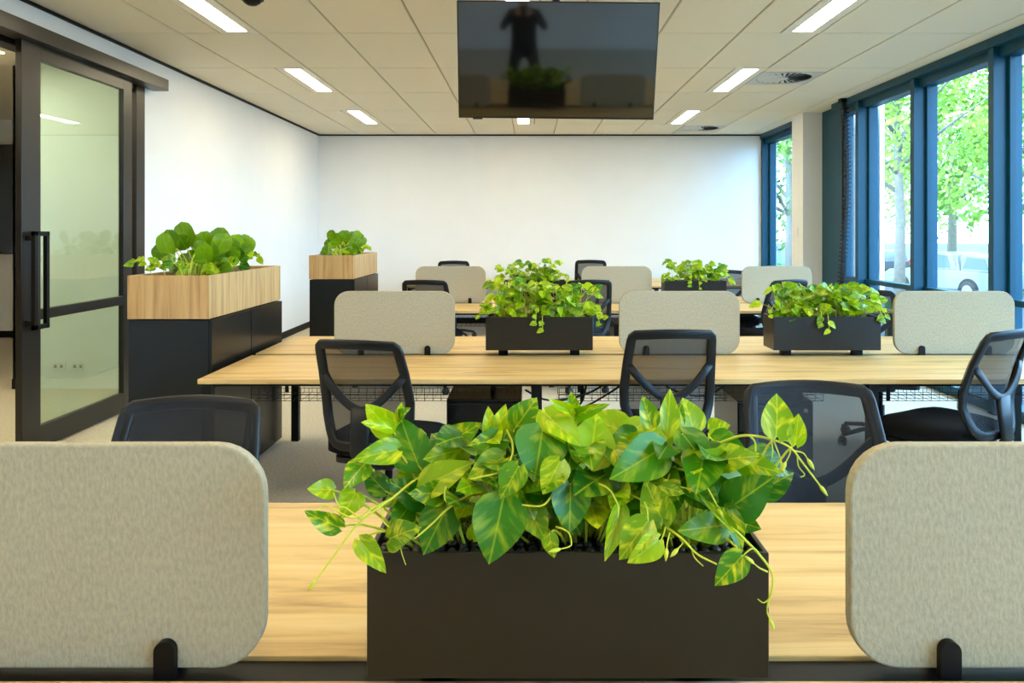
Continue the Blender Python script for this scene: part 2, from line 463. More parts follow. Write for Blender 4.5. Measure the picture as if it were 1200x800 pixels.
# sockets and a dark screen in the room behind
for x in (-4.36, -4.18):
    o = empty('power_socket', (x, 7.0, 0.21)); tag(o, 'white double power socket low on the wall behind the glass door', 'socket', 'sockets behind the glass door')
    MB().box(-0.058, 0.058, -0.012, 0, -0.036, 0.036).build('face_plate', M['white_plastic'], o, bevel=0.002)
    for s in (-0.028, 0.028):
        MB().box(s - 0.012, s + 0.012, -0.015, -0.011, -0.014, 0.014).build('outlet', M['grid'], o)
o = empty('wall_screen', (-6.6, 10.385, 1.9)); tag(o, 'large black wall screen in the room behind the sliding door', 'screen')
MB().box(-0.95, 0.95, -0.05, 0, -0.75, 0.75).build('bezel', M['bezel'], o, bevel=0.004)
MB().box(-0.93, 0.93, -0.054, -0.049, -0.73, 0.73).build('display', M['screen'], o)

# ------------------------------------------------------------------ ceiling lights and air diffusers
names_x = {0: 'over the aisle by the glass door', 1: 'over the middle planters', 2: 'on the window side of the room'}
names_y = ['behind the first bench', 'in front of the television', 'level with the television', 'above the third bench', 'close to the back wall']
for (x0, x1, y0, y1) in lights:
    cx, cy = (x0 + x1) / 2, (y0 + y1) / 2
    a = 0 if cx < -1 else 1 if cx < 1 else 2
    b = min(range(5), key=lambda q: abs([0.27, 2.76, 5.25, 7.74, 10.2][q] - cy))
    o = empty('ceiling_light', (cx, cy, ZC))
    tag(o, 'recessed ceiling light %s, %s' % (names_x[a], names_y[b]), 'ceiling light', 'recessed ceiling lights')
    w, d = (x1 - x0) / 2 - 0.006, (y1 - y0) / 2 - 0.006
    e = 0.075
    f = MB().box(-w, -e, -d, d, -0.001, 0.011).box(e, w, -d, d, -0.001, 0.011).box(-e, e, -d, -d + 0.05, -0.001, 0.011).box(-e, e, d - 0.05, d, -0.001, 0.011)
    f.build('frame', M['lamp_frame'], o)
    MB().box(-e, e, -d + 0.05, d - 0.05, 0.001, 0.009).build('diffuser', M['lamp'], o)
for y, lb in ((2.4, 'added unseen light panel behind the glass door, farthest from its socket wall'), (4.2, 'added unseen light panel behind the glass door, middle one of three'), (5.9, 'added unseen light panel behind the glass door, closest to the socket wall')):  # unseen panels, added to brighten the room beyond the door
    o = empty('ceiling_light', (-4.6, y, ZC)); tag(o, lb, 'ceiling light', 'added lights behind the glass door')
    MB().box(-0.16, 0.16, -0.62, 0.62, -0.012, 0).build('frame', M['lamp_frame'], o)
    MB().box(-0.1, 0.1, -0.57, 0.57, -0.015, -0.011).build('diffuser', M['lamp'], o)
for (x0, x1, y0, y1), lb in zip(vents, ('round swirl air diffuser in the ceiling beside the window-side light', 'round swirl air diffuser in the ceiling next to the back wall')):
    o = empty('air_diffuser', ((x0 + x1) / 2, (y0 + y1) / 2, ZC)); tag(o, lb, 'air vent')
    r = 0.27; q = 0.303; mb = MB(); n = 32
    ring = [(r * math.cos(2*math.pi*j/n), r * math.sin(2*math.pi*j/n)) for j in range(n)]
    def sq(th):
        c, s = math.cos(th), math.sin(th); k = q / max(abs(c), abs(s)); return (c * k, s * k)
    for j in range(n):
        mb.v.append((*ring[j], 0.0)); mb.v.append((*sq(2*math.pi*j/n), 0.0))
    mb.f = [(2*j, 2*j+1, (2*j+3) % (2*n), (2*j+2) % (2*n)) for j in range(n)]
    pl = mb.build('plate', M['diffuser'], o)
    MB().lathe([(0.27, 0.009), (0.27, 0.011)], 32).build('void', M['diffuser_dark'], o)
    bl = MB()
    bl.v = [(0.05, -0.004, 0.0), (0.262, -0.022, 0.0), (0.262, 0.018, 0.008), (0.05, 0.008, 0.008)]; bl.f = [(0, 1, 2, 3)]
    blm = bl.mesh('blade', M['diffuser'])
    for j in range(24): inst('blade', blm, o, Matrix.Rotation(2 * math.pi * j / 24, 4, 'Z'))
    MB().lathe([(0.0, -0.006), (0.05, -0.004), (0.052, 0.008), (0.0, 0.008)], 20).build('hub', M['diffuser'], o, True)
o = empty('ceiling_sensor', (-1.83, 4.98, ZC)); tag(o, 'small black dome sensor on a ceiling tile', 'sensor')
MB().lathe([(0.0, -0.05), (0.03, -0.047), (0.055, -0.03), (0.062, -0.012), (0.0, -0.012)], 24).build('dome', M['black'], o, True)
MB().lathe([(0.0, -0.014), (0.075, -0.013), (0.078, 0.0), (0.0, 0.0)], 24).build('base_ring', M['black'], o, True)

# ------------------------------------------------------------------ bench desks
ZD = 0.72
ROWS = [1.285, 4.55, 7.80, 11.05]
DX0, DX1 = -1.66, 3.44
LEGX = [-1.63, 0.04, 1.74, 3.40]
desk_labels = ['long oak bench desk carrying the big planter between two felt screens',
               'long oak bench desk standing below the hanging television',
               'long oak bench desk beyond the television with two small planters and navy underside',
               'long oak bench desk against the bare white back wall']
def basket_mesh():
    mb = MB(); w = 1.45
    def wire(a, b):
        mb.tube([a, b], 0.0014, 4)
    for yy, zz in ((-0.11, 0.60), (-0.11, 0.565), (-0.11, 0.53), (-0.04, 0.53), (0.04, 0.53), (0.11, 0.53), (0.11, 0.60)):
        wire((-w/2, yy, zz), (w/2, yy, zz))
    for k in range(33):
        x = -w/2 + w * k / 32
        mb.tube([(x, -0.11, 0.60), (x, -0.11, 0.53), (x, 0.11, 0.53), (x, 0.11, 0.60)], 0.0014, 4)
    for x in (-0.6, 0.6):
        mb.box(x - 0.01, x + 0.01, -0.113, -0.108, 0.53, 0.695); mb.box(x - 0.01, x + 0.01, 0.108, 0.113, 0.53, 0.695)
    return mb.mesh('cable_basket', M['black'])
bm_ = basket_mesh()
desks = []
for i, c in enumerate(ROWS):
    o = empty('bench_desk', (0, c, 0)); tag(o, desk_labels[i], 'desk', 'oak bench desks')
    H = 0.775 if i < 3 else 0.80
    near = (-H, -0.042)
    far = (0.03, H) if i < 3 else (0.03, 0.80)
    for (a, b) in (near, far):
        MB().box(DX0, DX1, a, b, ZD - 0.025, ZD).build('worktop', M['wood'], o, bevel=0.0025)
    MB().box(DX0 + 0.01, DX1 - 0.01, -0.042, 0.03, ZD - 0.05, ZD - 0.008).build('center_rail', M['black'], o, bevel=0.002)
    fb = MB()
    for y in (-H + 0.05, H - 0.09):
        fb.box(DX0 + 0.02, DX1 - 0.02, y, y + 0.04, ZD - 0.045, ZD - 0.025)
    for x in LEGX:
        fb.box(x - 0.02, x + 0.02, -H + 0.05, H - 0.05, ZD - 0.065, ZD - 0.025)
    fb.build('frame_beams', M['black'], o)
    for x in LEGX:
        for y in (-H + 0.03, H - 0.08):
            MB().box(x - 0.025, x + 0.025, y, y + 0.05, 0.0, ZD - 0.026).build('leg', M['black'], o, bevel=0.002)
    if i < 3:
        for x in (-0.8, 0.89, 2.57):
            for y in (-0.3,):
                inst('cable_basket', bm_, o, Matrix.Translation((x, y, 0.0)))

# ------------------------------------------------------------------ felt desk screens
SCW, SZ0, SZ1 = 0.726, 0.722, 1.10
panel_me = MB().prism(rrect(-SCW/2, SCW/2, SZ0, SZ1, 0.085), -0.012, 0.012).mesh('panel', M['felt'])
clip_pts = [(-0.0175, 0.66), (0.0175, 0.66)] + [(0.0175 * math.cos(R(a)), 0.757 + 0.0175 * math.sin(R(a))) for a in range(0, 181, 20)]
clip_me = MB().prism(clip_pts, -0.026, -0.0125).mesh('clip', M['black'])
clip_back = MB().prism(clip_pts, 0.0125, 0.026).mesh('clip', M['black'])
def screen(x, c, label):
    o = empty('desk_screen', (x, c, 0)); tag(o, label, 'desk screen', 'felt desk screens')
    p = inst('panel', panel_me, o)
    b = p.modifiers.new('bevel', 'BEVEL'); b.width = 0.004; b.segments = 2; b.limit_method = 'ANGLE'; b.angle_limit = R(50)
    for s in (-0.2, 0.2):
        inst('clip', clip_me, o, Matrix.Translation((s, 0, 0))); inst('clip', clip_back, o, Matrix.Translation((s, 0, 0)))
SXS = [-0.81, 0.905, 2.56]
screen(SXS[0], ROWS[0], 'beige-lit felt screen beside the big planter, towards the glass door')
screen(SXS[1], ROWS[0], 'beige-lit felt screen beside the big planter, towards the windows')
screen(SXS[0], ROWS[1], 'grey felt screen on the bench below the television, nearest the oak planter cabinets')
screen(SXS[1], ROWS[1], 'grey felt screen between the two planters on the bench below the television')
screen(SXS[2], ROWS[1], 'bluish-lit felt screen next to the windows on the bench below the television')
screen(SXS[0], ROWS[2], 'small distant felt screen beyond the television, nearest the oak planter cabinets')
screen(SXS[1], ROWS[2], 'small distant felt screen beyond the television, between the two planters')
screen(SXS[2], ROWS[2], 'small distant felt screen beyond the television, next to the windows')

# ------------------------------------------------------------------ planter boxes on the benches
PW, PD, PZ0, PZ1 = 0.632, 0.2, 0.758, 0.955
def planter_box(x, c, label):
    o = empty('planter_box', (x, c, 0)); tag(o, label, 'planter', 'charcoal desk planters')
    t = 0.008; w, d = PW / 2, PD / 2
    MB().box(-w, w, -d, -d + t, PZ0, PZ1).build('front_panel', M['planter'], o, bevel=0.0015)
    MB().box(-w, w, d - t, d, PZ0, PZ1).build('back_panel', M['planter'], o, bevel=0.0015)
    MB().box(-w, -w + t, -d + t, d - t, PZ0, PZ1).build('end_panel', M['planter'], o, bevel=0.0015)
    MB().box(w - t, w, -d + t, d - t, PZ0, PZ1).build('end_panel', M['planter'], o, bevel=0.0015)
    MB().box(-w + t, w - t, -d + t, d - t, PZ0, PZ0 + 0.01).build('bottom_panel', M['planter'], o)
    MB().box(-w + t, w - t, -d + t, d - t, PZ0 + 0.012, PZ1 - 0.017).build('soil', M['soil'], o)
    for s in (-0.215, 0.215):
        MB().box(s - 0.028, s + 0.028, -0.024, 0.024, ZD - 0.006, PZ0).build('leg', M['black'], o, bevel=0.002)
    return o
planter_box(0.061, ROWS[0], 'big charcoal planter box on oak bench under trailing pothos and pebbles')
planter_box(0.06, ROWS[1], 'charcoal planter box in the middle of the bench below the television')
planter_box(1.76, ROWS[1], 'charcoal planter box near the windows on the bench below the television')
planter_box(0.06, ROWS[2], 'small distant planter box beyond the television, in mid bench')
planter_box(1.70, ROWS[2], 'small distant planter box beyond the television, near the windows')

# ------------------------------------------------------------------ oak-topped planter cabinets
def planter_cabinet(x0, x1, y0, y1, label):
    o = empty('planter_cabinet', ((x0 + x1) / 2, (y0 + y1) / 2, 0)); tag(o, label, 'planter cabinet', 'oak topped planter cabinets')
    w, d = (x1 - x0) / 2, (y1 - y0) / 2
    zb, zt = 0.988, 1.222; t = 0.02
    MB().box(-w + 0.004, w - 0.004, -d + 0.004, d - 0.004, 0.03, zb - 0.006).build('body', M['cabinet'], o, bevel=0.002)
    MB().box(-w + 0.03, w - 0.03, -d + 0.03, d - 0.03, 0, 0.03).build('plinth', M['black'], o)
    for s in (0, 1):
        y = -d + 0.004 + s * d
        MB().box(w - 0.003, w + 0.012, y + 0.002, y + d - 0.008, 0.035, zb - 0.008).build('door', M['cabinet'], o, bevel=0.0015)
    MB().box(-w, w, -d, -d + t, zb, zt).build('oak_panel', M['wood_v'], o, bevel=0.0015)
    MB().box(-w, w, d - t, d, zb, zt).build('oak_panel', M['wood_v'], o, bevel=0.0015)
    MB().box(-w, -w + t, -d + t, d - t, zb, zt).build('oak_panel', M['wood_v'], o, bevel=0.0015)
    MB().box(w - t, w, -d + t, d - t, zb, zt).build('oak_panel', M['wood_v'], o, bevel=0.0015)
    MB().box(-w + t, w - t, -d + t, d - t, zb, zt - 0.035).build('soil', M['soil'], o)
    return o
planter_cabinet(-2.163, -1.722, 4.06, 5.225, 'oak and charcoal planter cabinet beside the sliding glass door')
planter_cabinet(-2.174, -1.736, 7.45, 8.62, 'oak and charcoal planter cabinet further down the white side wall')

# ------------------------------------------------------------------ television
def television():
    d_top, d_bot = 4.57, 4.773
    a = P(535, 0.5, d_top); b = P(772, 2.5, d_top); c = P(538, 137.5, d_bot); e = P(767, 140.5, d_bot)
    ctr = (a + b + c + e) / 4
    xax = ((b - a) + (e - c)).normalized()
    zax = ((a - c) + (b - e)).normalized(); zax = (zax - xax * xax.dot(zax)).normalized()
    yax = zax.cross(xax)
    w = ((b - a).length + (e - c).length) / 4; h = ((a - c).length + (b - e).length) / 4
    o = empty('television', (0, 0, 0))
    mw = Matrix((xax, yax, zax)).transposed().to_4x4(); mw.translation = ctr
    o.matrix_world = mw
    tag(o, 'black flat-screen television hanging tilted from the ceiling', 'television')
    MB().box(-w, w, -0.01, 0.03, -h, h).build('bezel', M['bezel'], o, bevel=0.004)
    MB().box(-w + 0.008, w - 0.008, -0.0125, -0.0095, -h + 0.014, h - 0.008).build('display', M['screen'], o)
    MB().box(-w * 0.55, w * 0.55, 0.03, 0.07, -h * 0.7, h * 0.55).build('rear_housing', M['bezel'], o, bevel=0.01)
    MB().box(-w + 0.09, -w + 0.15, -0.008, 0.01, -h - 0.008, -h + 0.001).build('sensor_bar', M['bezel'], o)
    inv = mw.inverted()
    p0 = inv @ Vector((ctr.x, 4.86, ZC)); p1 = inv @ Vector((ctr.x, 4.86, ctr.z))
    MB().tube([p0, p1], 0.025, 12).build('ceiling_pole', M['black'], o, True)
    br = MB().tube([p1, (0, 0.06, 0.02)], 0.02, 8); br.build('tilt_bracket', M['black'], o)
    q = inv @ Vector((ctr.x, 4.86, ZC - 0.008))
    MB().tube([p0, q], 0.07, 20).build('ceiling_plate', M['black'], o)
television()

# ------------------------------------------------------------------ office chairs
def hw(z):
    """half width of the chair back at height z"""
    pts = [(0.50, 0.138), (0.56, 0.171), (0.64, 0.200), (0.72, 0.204), (0.85, 0.196), (0.985, 0.184)]
    for (za, a), (zb, b) in zip(pts, pts[1:]):
        if za <= z <= zb: return a + (b - a) * (z - za) / (zb - za)
    return pts[0][1] if z < 0.5 else pts[-1][1]
def prof(z, x=0.0):
    pts = [(0.50, -0.235), (0.56, -0.222), (0.64, -0.212), (0.72, -0.220), (0.85, -0.258), (0.985, -0.312)]
    y = pts[-1][1]
    for (za, a), (zb, b) in zip(pts, pts[1:]):
        if za <= z <= zb: y = a + (b - a) * (z - za) / (zb - za)
    if z < 0.5: y = pts[0][1]
    return y - 0.05 * (1 - (x / 0.21) ** 2)
def make_chair():
    o = empty('office_chair')
    # five-star base
    legm = MB()
    legm.tube([(0.02, 0, 0.105), (0.14, 0, 0.10), (0.285, 0, 0.072)], [0.026, 0.022, 0.014], 8, r2=0.015)
    lm = legm.mesh('base_leg', M['plastic'], True)
    wm = MB().lathe([(0.0, -0.026), (0.02, -0.026), (0.0285, -0.02), (0.0285, -0.004), (0.02, -0.003), (0.02, 0.003), (0.0285, 0.004), (0.0285, 0.02), (0.02, 0.026), (0.0, 0.026)], 14, (0, 0, 0.0285), 'x').mesh('caster_wheel', M['rubber'], True)
    fm = MB().box(-0.016, 0.016, -0.022, 0.012, 0.05, 0.064); fm.tube([(0, 0.006, 0.05), (0, 0.006, 0.075)], 0.006, 8)
    fm = fm.mesh('caster', M['plastic'])
    for k in range(5):
        a = R(90 + 72 * k)
        inst('base_leg', lm, o, Matrix.Rotation(a, 4, 'Z'))
        c = inst('caster', fm, o, Matrix.Translation((0.285 * math.cos(a), 0.285 * math.sin(a), 0)) @ Matrix.Rotation(a + 0.6 * k, 4, 'Z'))
        inst('wheel', wm, c)
    MB().lathe([(0.0, 0.08), (0.045, 0.08), (0.05, 0.10), (0.04, 0.13), (0.03, 0.135), (0.03, 0.26), (0.018, 0.262), (0.018, 0.375), (0.0, 0.375)], 16).build('gas_lift', M['plastic'], o, True)
    MB().box(-0.07, 0.07, -0.12, 0.10, 0.365, 0.41).build('mechanism', M['plastic'], o, bevel=0.012)
    MB().tube([(0.07, 0.02, 0.39), (0.2, 0.03, 0.395), (0.25, 0.035, 0.39)], 0.006, 6).build('lever', M['plastic'], o, True)
    # seat: rounded cushion with waterfall front
    mb = MB(); nx, ny = 12, 12
    def seat_pt(u, v, top):
        x, y = u * 0.245, v * 0.235
        # squircle outline
        k = max(abs(u), abs(v)) / max(1e-6, (abs(u) ** 5 + abs(v) ** 5) ** 0.2)
        x *= k; y *= k
        edge = max(abs(u), abs(v))
        drop = 0.030 * edge ** 6
        z = 0.54 - drop - 0.02 * max(0, v) ** 3 + 0.010 * (u * u) if top else 0.425 + 0.035 * edge ** 6 - 0.012 * max(0, v) ** 3
        return (x, y + 0.02, z)
    for top in (1, 0):
        for j in range(ny + 1):
            for i in range(nx + 1):
                mb.v.append(seat_pt(-1 + 2 * i / nx, -1 + 2 * j / ny, top))
    W = nx + 1; off = W * (ny + 1)
    for j in range(ny):
        for i in range(nx):
            a = j * W + i
            mb.f.append((a, a + 1, a + W + 1, a + W)); mb.f.append((off + a, off + a + W, off + a + W + 1, off + a + 1))
    rim = [i for i in range(nx)] + [nx + j * W for j in range(ny)] + [ny * W + nx - i for i in range(nx)] + [(ny - j) * W for j in range(ny)]
    for k in range(len(rim)):
        a, b = rim[k], rim[(k + 1) % len(rim)]
        mb.f.append((a, off + a, off + b, b))
    mb.build('seat', M['chair_fabric'], o, True)
    MB().prism(rrect(-0.20, 0.20, -0.18, 0.21, 0.05, 4), 0.405, 0.43, 'z').build('seat_pan', M['plastic'], o)
    # back frame loop
    zb, zt, r = 0.515, 0.985, 0.03
    loop = []
    n = 12
    for k in range(n + 1):
        z = zb + 0.03 + (zt - 0.03 - zb - 0.03) * k / n
        loop.append((hw(z), z))
    w = hw(zt); loop += [(w - 0.002, zt - 0.010), (w - 0.014, zt)] + [(w - 0.014 - (2 * w - 0.028) * k / 8, zt + 0.008 * math.sin(math.pi * k / 8)) for k in range(1, 8)] + [(-w + 0.014, zt), (-w + 0.002, zt - 0.010)]
    for k in range(n + 1):
        z = zb + 0.03 + (zt - 0.03 - zb - 0.03) * (n - k) / n
        loop.append((-hw(z), z))
    w = hw(zb); loop += [(-w + 0.01, zb + 0.008), (-w + 0.035, zb), (0, zb), (w - 0.035, zb), (w - 0.01, zb + 0.008)]
    pts = [(x, prof(z, x), z) for x, z in loop]
    MB().tube(pts, 0.022, 12, closed=True, r2=0.012, up=(0, 1, 0.2), sq=0.55).build('back_frame', M['plastic'], o, True)
    # mesh
    mb = MB(); rows, cols = 14, 8
    for j in range(rows + 1):
        z = zb - 0.008 + (zt - zb + 0.02) * j / rows; h = hw(z) + (-0.006 if j in (0, rows) else 0.012)
        for i in range(cols + 1):
            x = -h + 2 * h * i / cols; mb.v.append((x, prof(z, x) + 0.0145, z))
    for j in range(rows):
        for i in range(cols):
            a = j * (cols + 1) + i; mb.f.append((a, a + 1, a + cols + 2, a + cols + 1))
    mb.build('back_mesh', M['chair_mesh'], o, True)
    # curved lumbar support and spine
    vp = []
    for k in range(15):
        x = -0.19 + 0.38 * k / 14
        z = 0.685 + 0.155 * (abs(x) / 0.19) ** 1.7
        vp.append((x, prof(z, x) - 0.022 * (1 - (x / 0.19) ** 4) , z))
    MB().tube(vp, 0.010, 12, r2=0.019, up=(0, 0.2, 1), sq=0.55).build('lumbar_support', M['plastic'], o, True)
    sp = [(0, prof(0.69) - 0.022, 0.695), (0, prof(0.60) - 0.03, 0.60), (0, prof(0.52) - 0.03, 0.50), (0, -0.24, 0.42), (0, -0.15, 0.388), (0, -0.06, 0.385)]
    MB().tube(sp, [0.05, 0.046, 0.042, 0.04, 0.04, 0.04], 12, r2=0.014, up=(0, 1, 0.01), sq=0.55).build('spine', M['plastic'], o, True)
    return o
chair0 = make_chair()
CH = 'black mesh office chair '
# x, y of the seat centre, heading (0 = facing away down the room, 180 = facing the big planter), height scale, label
chairs = [
    (-0.67, 3.60, -14, 0.98, CH + 'turned slightly at the bench below the television, nearest the oak cabinets'),
    (0.635, 3.76, 3, 1.005, CH + 'at the bench below the television, beside the middle planter'),
    (2.06, 3.76, 30, 1.0, CH + 'swivelled sideways at the bench below the television near the windows'),
    (-1.0, 1.95, 183, 0.945, CH + 'behind the beige felt screen nearest the glass door'),
    (0.885, 2.1, 178, 0.962, CH + 'behind the long pothos runner, back to the bench below the television'),
    (2.42, 5.2, 172, 1.02, CH + 'half hidden by the planter near the windows, facing it'),
    (2.2, 7.02, 22, 1.02, CH + 'angled at the distant bench near the windows'),
    (-0.89, 7.0, -6, 1.02, CH + 'at the distant bench, just above a felt screen by the cabinets'),
    (0.49, 7.02, 8, 1.02, CH + 'at the distant bench behind the middle planter leaves'),
    (2.28, 8.38, 176, 1.0, CH + 'on the far side of the distant bench near the window column'),
    (-1.02, 10.3, 4, 1.06, CH + 'by the back wall, only its top rail showing'),
    (0.87, 10.3, -10, 1.07, CH + 'by the back wall, rising above the distant middle screen'),
]
for i, (x, y, a, s, lb) in enumerate(chairs):
    o = chair0 if i == 0 else copy_tree(chair0)
    o.location = (x, y, 0); o.rotation_euler = (0, 0, R(a)); o.scale = (1, 1, s)
    tag(o, lb, 'office chair', 'black mesh office chairs')

# ------------------------------------------------------------------ mobile pedestals and cables under the benches
def pedestal(x, y, rz, label):
    o = empty('mobile_pedestal', (x, y, 0), rz); tag(o, label, 'pedestal', 'black mobile pedestals')
    MB().box(-0.195, 0.195, -0.23, 0.26, 0.05, 0.585).build('body', M['cabinet'], o, bevel=0.004)
    for z0, z1 in ((0.06, 0.24), (0.245, 0.425), (0.43, 0.57)):
        d = MB().box(-0.188, 0.188, -0.248, -0.231, z0, z1).build('drawer', M['cabinet'], o, bevel=0.002)
        MB().box(-0.188, 0.188, -0.2485, -0.244, z1 - 0.012, z1 - 0.006).build('pull_groove', M['black'], d)
    MB().lathe([(0.0, -0.256), (0.011, -0.256), (0.011, -0.248), (0.0, -0.248)], 12, (0.15, 0, 0.54), 'y').build('lock', M['metal'], o, True)
    for sx in (-0.15, 0.15):
        for sy in (-0.19, 0.2):
            MB().lathe([(0.0, -0.015), (0.022, -0.015), (0.025, 0), (0.022, 0.015), (0.0, 0.015)], 12, (sx, sy, 0.025), 'x').build('caster', M['rubber'], o, True)
pedestal(-0.235, 4.16, 0, 'black mobile pedestal beneath the bench below the television, left of a leg')
pedestal(1.27, 4.12, 0, 'black mobile pedestal beneath the bench below the television, behind the runner chair')
pedestal(1.0, 7.35, 0, 'black mobile pedestal beneath the distant bench beside the middle planter')
pedestal(2.78, 7.4, 0, 'black mobile pedestal beneath the distant bench by the windows')
def cable(pts, label):
    q = []
    pts = [Vector(p) for p in pts]
    for k in range(len(pts) - 1):
        p0, p1, p2, p3 = pts[max(0, k-1)], pts[k], pts[k+1], pts[min(len(pts)-1, k+2)]
        for s in range(6):
            t = s / 6
            q.append(0.5 * ((2*p1) + (p2-p0)*t + (2*p0-5*p1+4*p2-p3)*t*t + (3*p1-p0-3*p2+p3)*t**3))
    q.append(pts[-1])
    o = MB().tube(q, 0.006, 6).build('power_cable', M['rubber'], None, True); tag(o, label, 'cable')
cable([(-0.02, 4.0, 0.62), (0.08, 4.02, 0.565), (0.2, 4.05, 0.56), (0.33, 4.08, 0.59), (0.45, 4.1, 0.655)], 'thin black cable sagging beneath the bench beside the pedestal lock')
cable([(0.30, 3.95, 0.655), (0.27, 3.98, 0.55), (0.18, 4.02, 0.50), (0.30, 4.05, 0.52), (0.42, 4.0, 0.60), (0.5, 4.0, 0.655)], 'black cable looped beneath the bench beside the middle chair')
cable([(1.05, 4.0, 0.655), (0.98, 4.02, 0.60), (0.90, 4.06, 0.575), (0.78, 4.1, 0.60), (0.70, 4.1, 0.655)], 'black cable hanging beneath the bench behind the middle chair')

# ------------------------------------------------------------------ cable spine by the window, socket on the column
cs = empty('cable_spine', (3.63, 8.75, 0)); tag(cs, 'black vertebrae cable spine hanging from ceiling beside the window', 'cable spine')
seg = MB().box(-0.036, 0.036, -0.028, 0.028, 0.006, 0.026).box(-0.018, 0.018, -0.012, 0.012, -0.012, 0.034).mesh('segment', M['rubber'])
NS = 62
for k in range(NS):
    z = 0.06 + (ZC - 0.10) * k / (NS - 1); t = k / (NS - 1)
    x = 0.04 * math.sin(t * 5.2 - 2.2) + 0.02
    inst('segment', seg, cs, Matrix.Translation((x, 0, z)) @ Matrix.Rotation(0.1 * math.cos(t * 5.2 - 2.2), 4, 'Y') @ Matrix.Rotation(0.3 * math.sin(3 * t), 4, 'Z'))
MB().lathe([(0.0, 0), (0.055, 0), (0.06, 0.045), (0.0, 0.045)], 16).build('floor_foot', M['rubber'], cs, True)
MB().box(-0.03, 0.07, -0.04, 0.04, ZC - 0.05, ZC - 0.001).build('ceiling_bracket', M['black'], cs, bevel=0.003)
o = empty('light_switch', (3.55, 9.98, 1.45)); tag(o, 'white switch plate on the side of the white column', 'switch')
MB().box(-0.01, 0, -0.038, 0.038, -0.06, 0.06).build('face_plate', M['white_plastic'], o, bevel=0.002)
MB().box(-0.015, -0.009, -0.012, 0.012, -0.02, 0.02).build('rocker', M['white_plastic'], o, bevel=0.001)

# ------------------------------------------------------------------ leaves
def leaf_mesh(name, mat, droop=0.18, fold=0.22, wave=0.02, heart=0.14, rnd=False):
    mb = MB(); rows = 9; us = (-1, -0.55, 0, 0.55, 1); uvs = []
    for j in range(rows + 1):
        t = j / rows
        if rnd: w = 0.5 * max(0.0, 1 - abs(2 * t - 1) ** 2.4) ** 0.5
        else: w = 0.5 * (math.sin(math.pi * min(1, t ** 0.62)) ** 0.85 if 0 < t < 1 else 0)
        if j == 0: w = 0.10
        if j == rows: w = 0.0
        for u in us:
            x = u * w
            y = t - heart * (abs(u) ** 1.5) * (1 - t) ** 2.5
            z = -droop * t * t + fold * abs(x) * (1 - 0.4 * t) + wave * math.sin(t * 9 + u * 2.5) * abs(u)
            mb.v.append((x, y, z)); uvs.append((0.5 + x, t))
    for j in range(rows):
        for i in range(4):
            a = j * 5 + i; mb.f.append((a, a + 1, a + 6, a + 5))
    me = mb.mesh(name, mat, True, recalc=False)
    uvl = me.uv_layers.new(name='UVMap')
    for lp in me.loops: uvl.data[lp.index].uv = uvs[lp.vertex_index]
    return me
LV = [leaf_mesh('leaf', M['leaf'], 0.14, 0.20), leaf_mesh('leaf', M['leaf'], 0.26, 0.30, 0.03), leaf_mesh('leaf', M['leaf'], 0.05, 0.42, 0.025), leaf_mesh('leaf', M['leaf_dark'], 0.16, 0.24)]
LR = [leaf_mesh('leaf', M['leaf_round'], 0.10, 0.14, 0.015, 0.03, True), leaf_mesh('leaf', M['leaf_round'], 0.22, 0.2, 0.03, 0.05, True)]
def place_leaf(plant, me, base, tip, width, nrm, name='leaf'):
    base, tip, nrm = Vector(base), Vector(tip), Vector(nrm)
    Y = tip - base; L = Y.length; Yn = Y / L
    Z = nrm - Yn * nrm.dot(Yn)
    if Z.length < 1e-3: Z = Vector((0, -1, 0.3)) - Yn * Vector((0, -1, 0.3)).dot(Yn)
    Z.normalize(); X = Yn.cross(Z)
    m = Matrix((X * width, Yn * L, Z * L)).transposed().to_4x4(); m.translation = base
    return inst(name, me, plant, m)
def bez(a, b, c, n=7):
    a, b, c = Vector(a), Vector(b), Vector(c)
    return [a * (1-t)**2 + b * 2*t*(1-t) + c * t*t for t in [k / n for k in range(n + 1)]]
def smooth_pts(pts, n=5):
    pts = [Vector(p) for p in pts]; q = []
    for k in range(len(pts) - 1):
        p0, p1, p2, p3 = pts[max(0, k-1)], pts[k], pts[k+1], pts[min(len(pts)-1, k+2)]
        for s in range(n):
            t = s / n
            q.append(0.5 * ((2*p1) + (p2-p0)*t + (2*p0-5*p1+4*p2-p3)*t*t + (3*p1-p0-3*p2+p3)*t**3))
    q.append(pts[-1]); return q

# ---- the big planter: three pothos plants and pebbles
C1 = ROWS[0]; PX = 0.061
soil_z = PZ1 - 0.017
def cropL(u, v): return (340 + u * 0.3625, 450 + v * 0.3625)
def cropR(u, v): return (640 + u * 0.3625, 450 + v * 0.3625)
